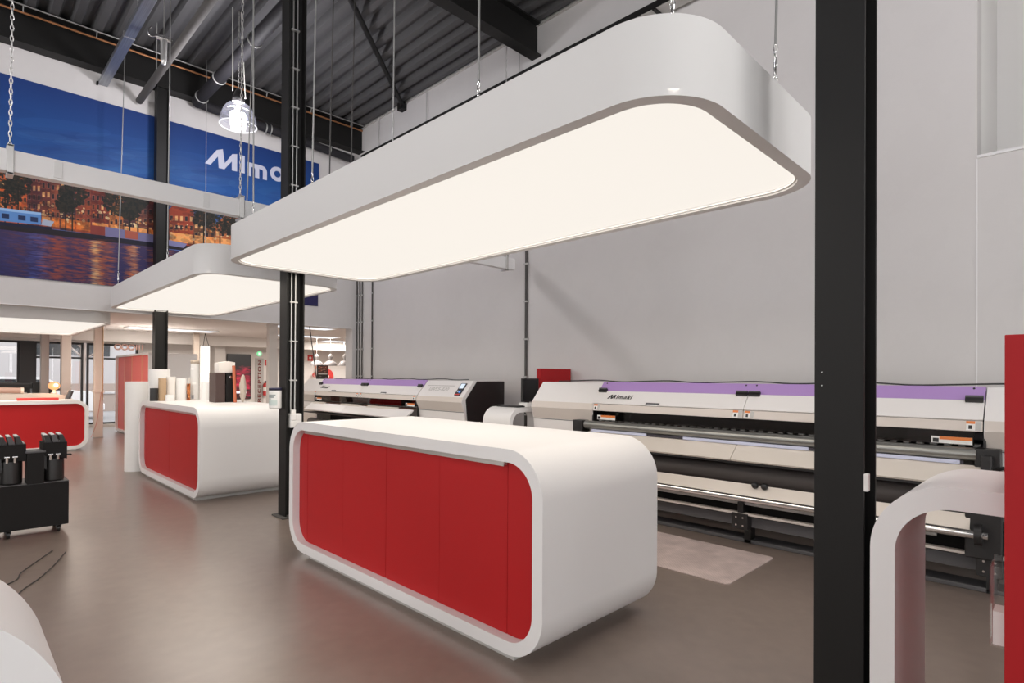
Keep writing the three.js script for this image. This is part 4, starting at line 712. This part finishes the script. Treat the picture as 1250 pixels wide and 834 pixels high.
{ const p = onZ(399, 459.5, ZB + 0.2); const o = thing('hose_reel', 'round red fire hose reel on the white wall', 'hose reel', [p.x, p.y - 0.28, ZB + 0.135]);
  part('disc', lathe([[0, -0.06], [0.27, -0.06], [0.28, -0.05], [0.28, 0.05], [0.27, 0.06], [0, 0.06]], 32).rotateX(Math.PI / 2).translate(0, 0.28, 0), M.redBright, o); part('hub', rod(V(0, 0.28, 0.06), V(0, 0.28, 0.1), 0.07, 16), M.paper, o); part('wall_bracket', box(-0.05, 0.05, 0.22, 0.34, -0.12, -0.06), M.redDark, o);
  const q = onZ(383, 458, ZB + 0.1); part('valve', [new THREE.TorusGeometry(0.06, 0.015, 8, 16).translate(q.x - p.x, q.y - p.y + 0.28, 0), rod(V(q.x - p.x, q.y - p.y + 0.28, -0.1), V(q.x - p.x, q.y - p.y + 0.28, 0.02), 0.02, 8)], M.redBright, o); part('feed_pipe', tube([V(q.x - p.x, q.y - p.y + 0.28, -0.08), V(q.x - p.x + 0.06, q.y - p.y + 0.4, -0.08), V(q.x - p.x + 0.1, q.y - p.y + 0.55, -0.08), V(q.x - p.x + 0.1, LOW - p.y + 0.26, -0.08)], 0.018, 20, 6), S(0.6, 0.25, 0.15), o); }
const dome = (px, z, label) => { const p = onZ(px, 446.5, z), o = thing('dome_lamp', label, 'lamp', [p.x, p.y, z], 0, 'white dome pendants in the side space'); const R = 0.2;
  const pr = []; for (let i = 0; i <= 10; i++) { const t = i / 10 * Math.PI / 2; pr.push([0.04 + (R - 0.04) * Math.sin(t), 0.16 * Math.cos(t)]); }
  part('shade', lathe(pr, 28), S(0.26, 0.24, 0.235, { roughness: 0.4, side: THREE.DoubleSide }), o); part('neck', lathe([[0, 0.15], [0.05, 0.15], [0.035, 0.2], [0.06, 0.24], [0.075, 0.29], [0.06, 0.34], [0.02, 0.37], [0, 0.37]], 18), S(0.25, 0.23, 0.22), o); part('cord', rod(V(0, 0.36, 0), V(0, LOW - p.y, 0), 0.006, 6), M.greyPlastic, o); part('rose', rod(V(0, LOW - p.y - 0.03, 0), V(0, LOW - p.y, 0), 0.06, 14), M.creamWall, o); };
for (const px of [386.5, 403.3, 421]) dome(px, -17.2 + (px - 386) * 0.02, 'grey dome pendant lamp in the row before the white wall');
{ const p = onZ(420.5, 425, -18.4); const o = thing('exit_box', 'white emergency light box hung above the dome lamps', 'emergency light', [p.x, p.y - 0.06, -18.4]); part('case', box(-0.18, 0.18, 0, 0.13, -0.05, 0.0, 0.008), M.paper, o); part('pictogram', box(-0.08, 0.06, 0.03, 0.1, 0, 0.004), S(0.5, 0.62, 0.6), o); part('stem', rod(V(0, 0.12, -0.03), V(0, LOW - p.y + 0.06, -0.03), 0.01, 6), M.paper, o); }
{ const b = onZ(388, 462, -12.9), t = onZ(377.5, 397, -12.9); solo('leaning_rod', 'thin dark rod leaning behind the printer toward the ceiling', 'rod', rod(V(b.x + 0.05, 0.9, -12.9), V(t.x, 2.74, -12.9), 0.012, 8), M.black); }
{ const p = onZ(394, 465, -13.2); const o = thing('display_stand', 'slanted dark display board on a post behind the printer', 'display', [p.x, 0, -13.2]);
  const t = canvasTex(128, 256, (g, W, H) => { g.fillStyle = '#2a211e'; g.fillRect(0, 0, W, H); g.fillStyle = '#6a3a30'; g.fillRect(8, 8, 112, 100); for (let i = 0; i < 60; i++) { g.fillStyle = ['#a8543c', '#3a2420', '#d2a080', '#5a4a44'][i % 4]; g.fillRect(8 + rnd() * 96, 8 + rnd() * 90, 12, 8); } g.fillStyle = '#cfc9c4'; g.fillRect(10, 118, 108, 24); for (let i = 0; i < 20; i++) { g.fillStyle = i % 2 ? '#4a423e' : '#8a847e'; g.fillRect(10 + rnd() * 90, 150 + rnd() * 90, 18, 6); } });
  part('post', rod(V(0, 0.02, 0), V(0, 1.4, 0), 0.025, 10), M.black, o); part('foot', box(-0.18, 0.18, 0, 0.02, -0.15, 0.15, 0.005), M.black, o);
  const bd = part('board', box(-0.15, 0.15, 1.36, 1.78, -0.02, 0, 0.004), M.black, o); part('print', new THREE.PlaneGeometry(0.28, 0.4).translate(0, 1.57, 0.002), S(1, 1, 1, { map: t, roughness: 0.4 }), bd); }
function troffer(label, x0, x1, z0, z1) { const o = thing('ceiling_panel_light', label, 'ceiling light', [(x0 + x1) / 2, LOW - 0.02, (z0 + z1) / 2], 0, 'flat lights in the low ceiling'); const a = (x1 - x0) / 2, b = (z1 - z0) / 2;
  part('frame', prism('y', [[-a, -b], [a, -b], [a, b], [-a, b]], -0.005, 0.02, [[[-a + 0.03, -b + 0.03], [a - 0.03, -b + 0.03], [a - 0.03, b - 0.03], [-a + 0.03, b - 0.03]]]), M.paper, o); part('diffuser', box(-a + 0.03, a - 0.03, 0.002, 0.012, -b + 0.03, b - 0.03), glowMat(0.88, 0.93, 1, 0.95), o);
  areaLight(2 * a - 0.08, 2 * b - 0.08, [(x0 + x1) / 2, LOW - 0.022, (z0 + z1) / 2], [(x0 + x1) / 2, 0, (z0 + z1) / 2], [1, 0.93, 0.86], TROFFER); }
troffer('long flat ceiling light above the tall striped block', 3.3, 5.4, -17.6, -16.9);
troffer('long flat ceiling light in front of the dome lamps', 7.0, 8.9, -17.2, -16.5);
troffer('flat ceiling light just behind the low opening', 8.6, 10.4, -14.0, -13.4);
troffer('flat ceiling light before the white wall with the hose reel', 9.2, 11.2, -18.7, -18.1);
troffer('flat ceiling light between the opening and the red smoke picture', 5.6, 7.2, -14.2, -13.6);
// window side: plotter, work desk, lamp, chair
{ const o = thing('plotter', 'black wide plotter standing by the shop windows', 'plotter', [0.6, 0, -18.9]); const t = onZ(10, 467, -18.9).y;
  part('body', prism('z', [[-1.5, t - 0.16], [1.35, t - 0.16], [1.35, t], [-1.5, t]], -0.4, 0), M.black, o); part('front_rail', box(-1.45, 1.3, t - 0.05, t - 0.02, 0, 0.03), M.darkGrey, o); part('end_case', box(1.0, 1.42, t - 0.3, t + 0.01, -0.45, 0.05, 0.02), M.black, o);
  for (const x of [-1.2, 1.15]) { part('leg', box(x - 0.06, x + 0.06, 0.05, t - 0.16, -0.25, -0.15), M.darkGrey, o); part('foot', box(x - 0.06, x + 0.06, 0, 0.05, -0.5, 0.2, 0.01), M.darkGrey, o); }
  const fr = []; for (let i = 0; i < 16; i++) part('ink_tab', box(-0.4 + i * 0.08, -0.36 + i * 0.08, t - 0.26, t - 0.2, 0.0, 0.02), M.paper, o); part('media_output', prism('z', [[-1.0, 0.4], [0.9, 0.4], [0.9, t - 0.25], [-1.0, t - 0.25]], 0.05, 0.055), M.paperWarm, o); }
{ const o = thing('work_desk', 'cream work desk with rounded end behind the plain red counter', 'desk', [0.9, 0, -16.2]); const t = 1.08;
  part('top', prism('z', [[-1.6, t - 0.14], [1.2, t - 0.14], [1.05, t - 0.04], [0.75, t], [-1.6, t]], -0.7, 0, [], 0.2), M.cream, o); for (const x of [-1.4, 0.8]) part('leg_panel', box(x - 0.04, x + 0.04, 0, t - 0.13, -0.65, -0.05), M.cream, o); 
  solo('red_folder', 'flat bright red folder propped on the front of the cream desk', 'folder', box(1.0, 1.62, 1.0, 1.05, -14.5, -14.3, 0.004), M.redBright);
  const pb = thing('print_sample', 'curled colour print sample on the cream desk', 'print', [0.75, 1.08, -16.4]); part('sheet', tube([V(-0.4, 0.07, 0), V(0, 0.08, 0), V(0.45, 0.07, 0)], 0.065, 12, 14), S(0.45, 0.3, 0.25), pb); part('end_disc', rod(V(0.45, 0.07, 0), V(0.5, 0.07, 0), 0.068, 16), M.cream, pb);
  const mo = thing('desk_monitor', 'dark monitor side seen on the plain red counter', 'monitor', [0.66, 1.0, -14.5]); part('housing', box(-0.28, 0.0, 0.12, 0.42, -0.02, 0.02, 0.006), M.black, mo); part('stand', box(-0.16, -0.12, 0, 0.14, -0.03, 0.0), M.greyPlastic, mo); part('foot', box(-0.24, -0.04, 0, 0.012, -0.1, 0.08), M.greyPlastic, mo); part('pale_edge', box(0.0, 0.03, 0.0, 0.43, -0.1, 0.1, 0.006), M.cream, mo); }
{ const p = onZ(66, 471, -16.3); const o = thing('globe_lamp', 'glowing orange globe lamp on the cream desk', 'lamp', [p.x, 1.08, -16.3]); const c = p.y - 1.08;
  part('globe', new THREE.SphereGeometry(0.11, 24, 16).scale(1, 0.85, 1).translate(0, c, 0), glowMat(1, 0.42, 0.16, 1.1), o); part('bulb', new THREE.SphereGeometry(0.05, 12, 10).translate(0.02, c + 0.01, 0.075), glowMat(1, 0.9, 0.75, 1.4), o); part('stem', lathe([[0, 0], [0.06, 0], [0.06, 0.015], [0.035, 0.03], [0.035, c - 0.07], [0.05, c - 0.06], [0, c - 0.06]], 16), M.greyPlastic, o);
  const l = new THREE.PointLight(new THREE.Color().setRGB(1, 0.5, 0.25), 0.6); l.position.set(p.x, p.y, -16.15); l.castShadow = true; l.shadow.radius = 4; scene.add(l); }
{ const p = onZ(78, 482, -15.4); const o = thing('office_chair', 'dark office chair with curved back behind the plain red counter', 'chair', [p.x, 0, -15.4]);
  part('backrest', tube([V(-0.05, 0.62, 0), V(0.04, 0.8, 0), V(0.07, 1.0, 0), V(0.12, 1.16, 0)], 0.05, 16, 8).scale(1, 1, 3.4), M.darkGrey, o); part('seat', new RoundedBoxGeometry(0.46, 0.08, 0.46, 2, 0.03).translate(-0.2, 0.5, 0), M.darkGrey, o); part('column', rod(V(-0.2, 0.08, 0), V(-0.2, 0.47, 0), 0.03, 10), M.black, o); for (let k = 0; k < 5; k++) { const a = k * 1.2566; part('leg', rod(V(-0.2, 0.08, 0), V(-0.2 + 0.28 * Math.cos(a), 0.04, 0.28 * Math.sin(a)), 0.02, 8), M.black, o); } }
{ const p = onZ(155, 423, -19.4); const o = thing('window_lettering', 'pinkish round letters hung at the top of the shop window', 'sign', [p.x, p.y - 0.12, -19.4]); const w = S(0.75, 0.45, 0.38, { roughness: 0.4 });
  for (let i = 0; i < 3; i++) part('ring_letter', new THREE.TorusGeometry(0.075, 0.022, 8, 18).translate(-0.22 + i * 0.165, 0.1, 0), w, o); for (let i = 0; i < 3; i++) part('bar_letter', box(0.22 + i * 0.07, 0.25 + i * 0.07, 0.03, 0.19, -0.01, 0.01, 0.004), w, o); part('rail', box(-0.35, 0.45, 0.185, 0.2, -0.02, 0.02), M.greyPlastic, o); for (const x of [-0.3, 0.4]) part('wire', rod(V(x, 0.2, 0), V(x, LOW - p.y + 0.12, 0), 0.005, 6), M.greyPlastic, o); }

// ---------------------------------------------------------------- street outside
struct('ground_outside', box(-30, 30, -0.4, -0.06, -60, ZB - 0.3), M.asphalt, 'grey paved street outside the shop windows', 'street');
{ const o = thing('neighbour_building', 'grey building across the street with dark window bands', 'building', [2, -0.06, -38]);
  part('facade', box(-16, 12, 0, 6, -4, 0), M.outWall, o); for (let k = 0; k < 5; k++) part('window', box(-14 + k * 5, -10.5 + k * 5, 2.6, 4.2, 0, 0.05), M.carGlass, o); part('base_course', box(-16, 12, 0, 1.1, 0, 0.1), M.outBrick, o); }
{ const o = thing('parked_car', 'white car parked in the street outside the windows', 'car', [1.9, -0.06, -25.5]);
  const pr = [[-2.1, 0.3], [2.1, 0.3], [2.15, 0.75], [1.95, 0.95], [1.2, 1.02], [0.55, 1.48], [-0.9, 1.5], [-1.7, 1.05], [-2.12, 0.95]]; part('body', prism('z', pr, -0.85, 0.85, [], 0.3), M.carWhite, o); part('side_window', prism('z', [[-1.5, 1.04], [1.0, 1.03], [0.5, 1.4], [-0.85, 1.42]], 0.85, 0.86), M.carGlass, o); for (const x of [-1.35, 1.35]) part('wheel', rod(V(x, 0.32, 0.62), V(x, 0.32, 0.88), 0.32, 24), M.tyre, o); part('bumper', box(2.05, 2.2, 0.3, 0.55, -0.8, 0.8, 0.04), M.carWhite, o); }
for (const [x, z, h] of [[-3, -31, 5.5], [4.4, -32, 6]]) { const o = thing('street_tree', 'bare brown street tree before the grey building', 'tree', [x, -0.06, z], 0, 'street trees'); part('trunk', [rod(V(0, 0, 0), V(0.1, h * 0.5, 0), 0.12, 10)], M.outBrick, o); const br = []; for (let k = 0; k < 14; k++) { const a = rnd() * 6.28, q = h * (0.35 + 0.15 * rnd()); br.push(rod(V(0.07, q, 0), V(0.07 + Math.cos(a) * 1.3, q + h * (0.2 + 0.3 * rnd()), Math.sin(a) * 1.3), 0.035, 5)); } part('branches', br, M.outBrick, o); }
{ const o = thing('garden_wall', 'low brownish grey wall along the far side of the street', 'wall', [4, -0.06, -30]); part('masonry', box(-7, 7, 0, 0.75, -0.15, 0.15), M.outBrick, o); part('coping', box(-7.05, 7.05, 0.75, 0.83, -0.2, 0.2, 0.01), M.outWall, o); }

renderer.render(scene, camera);
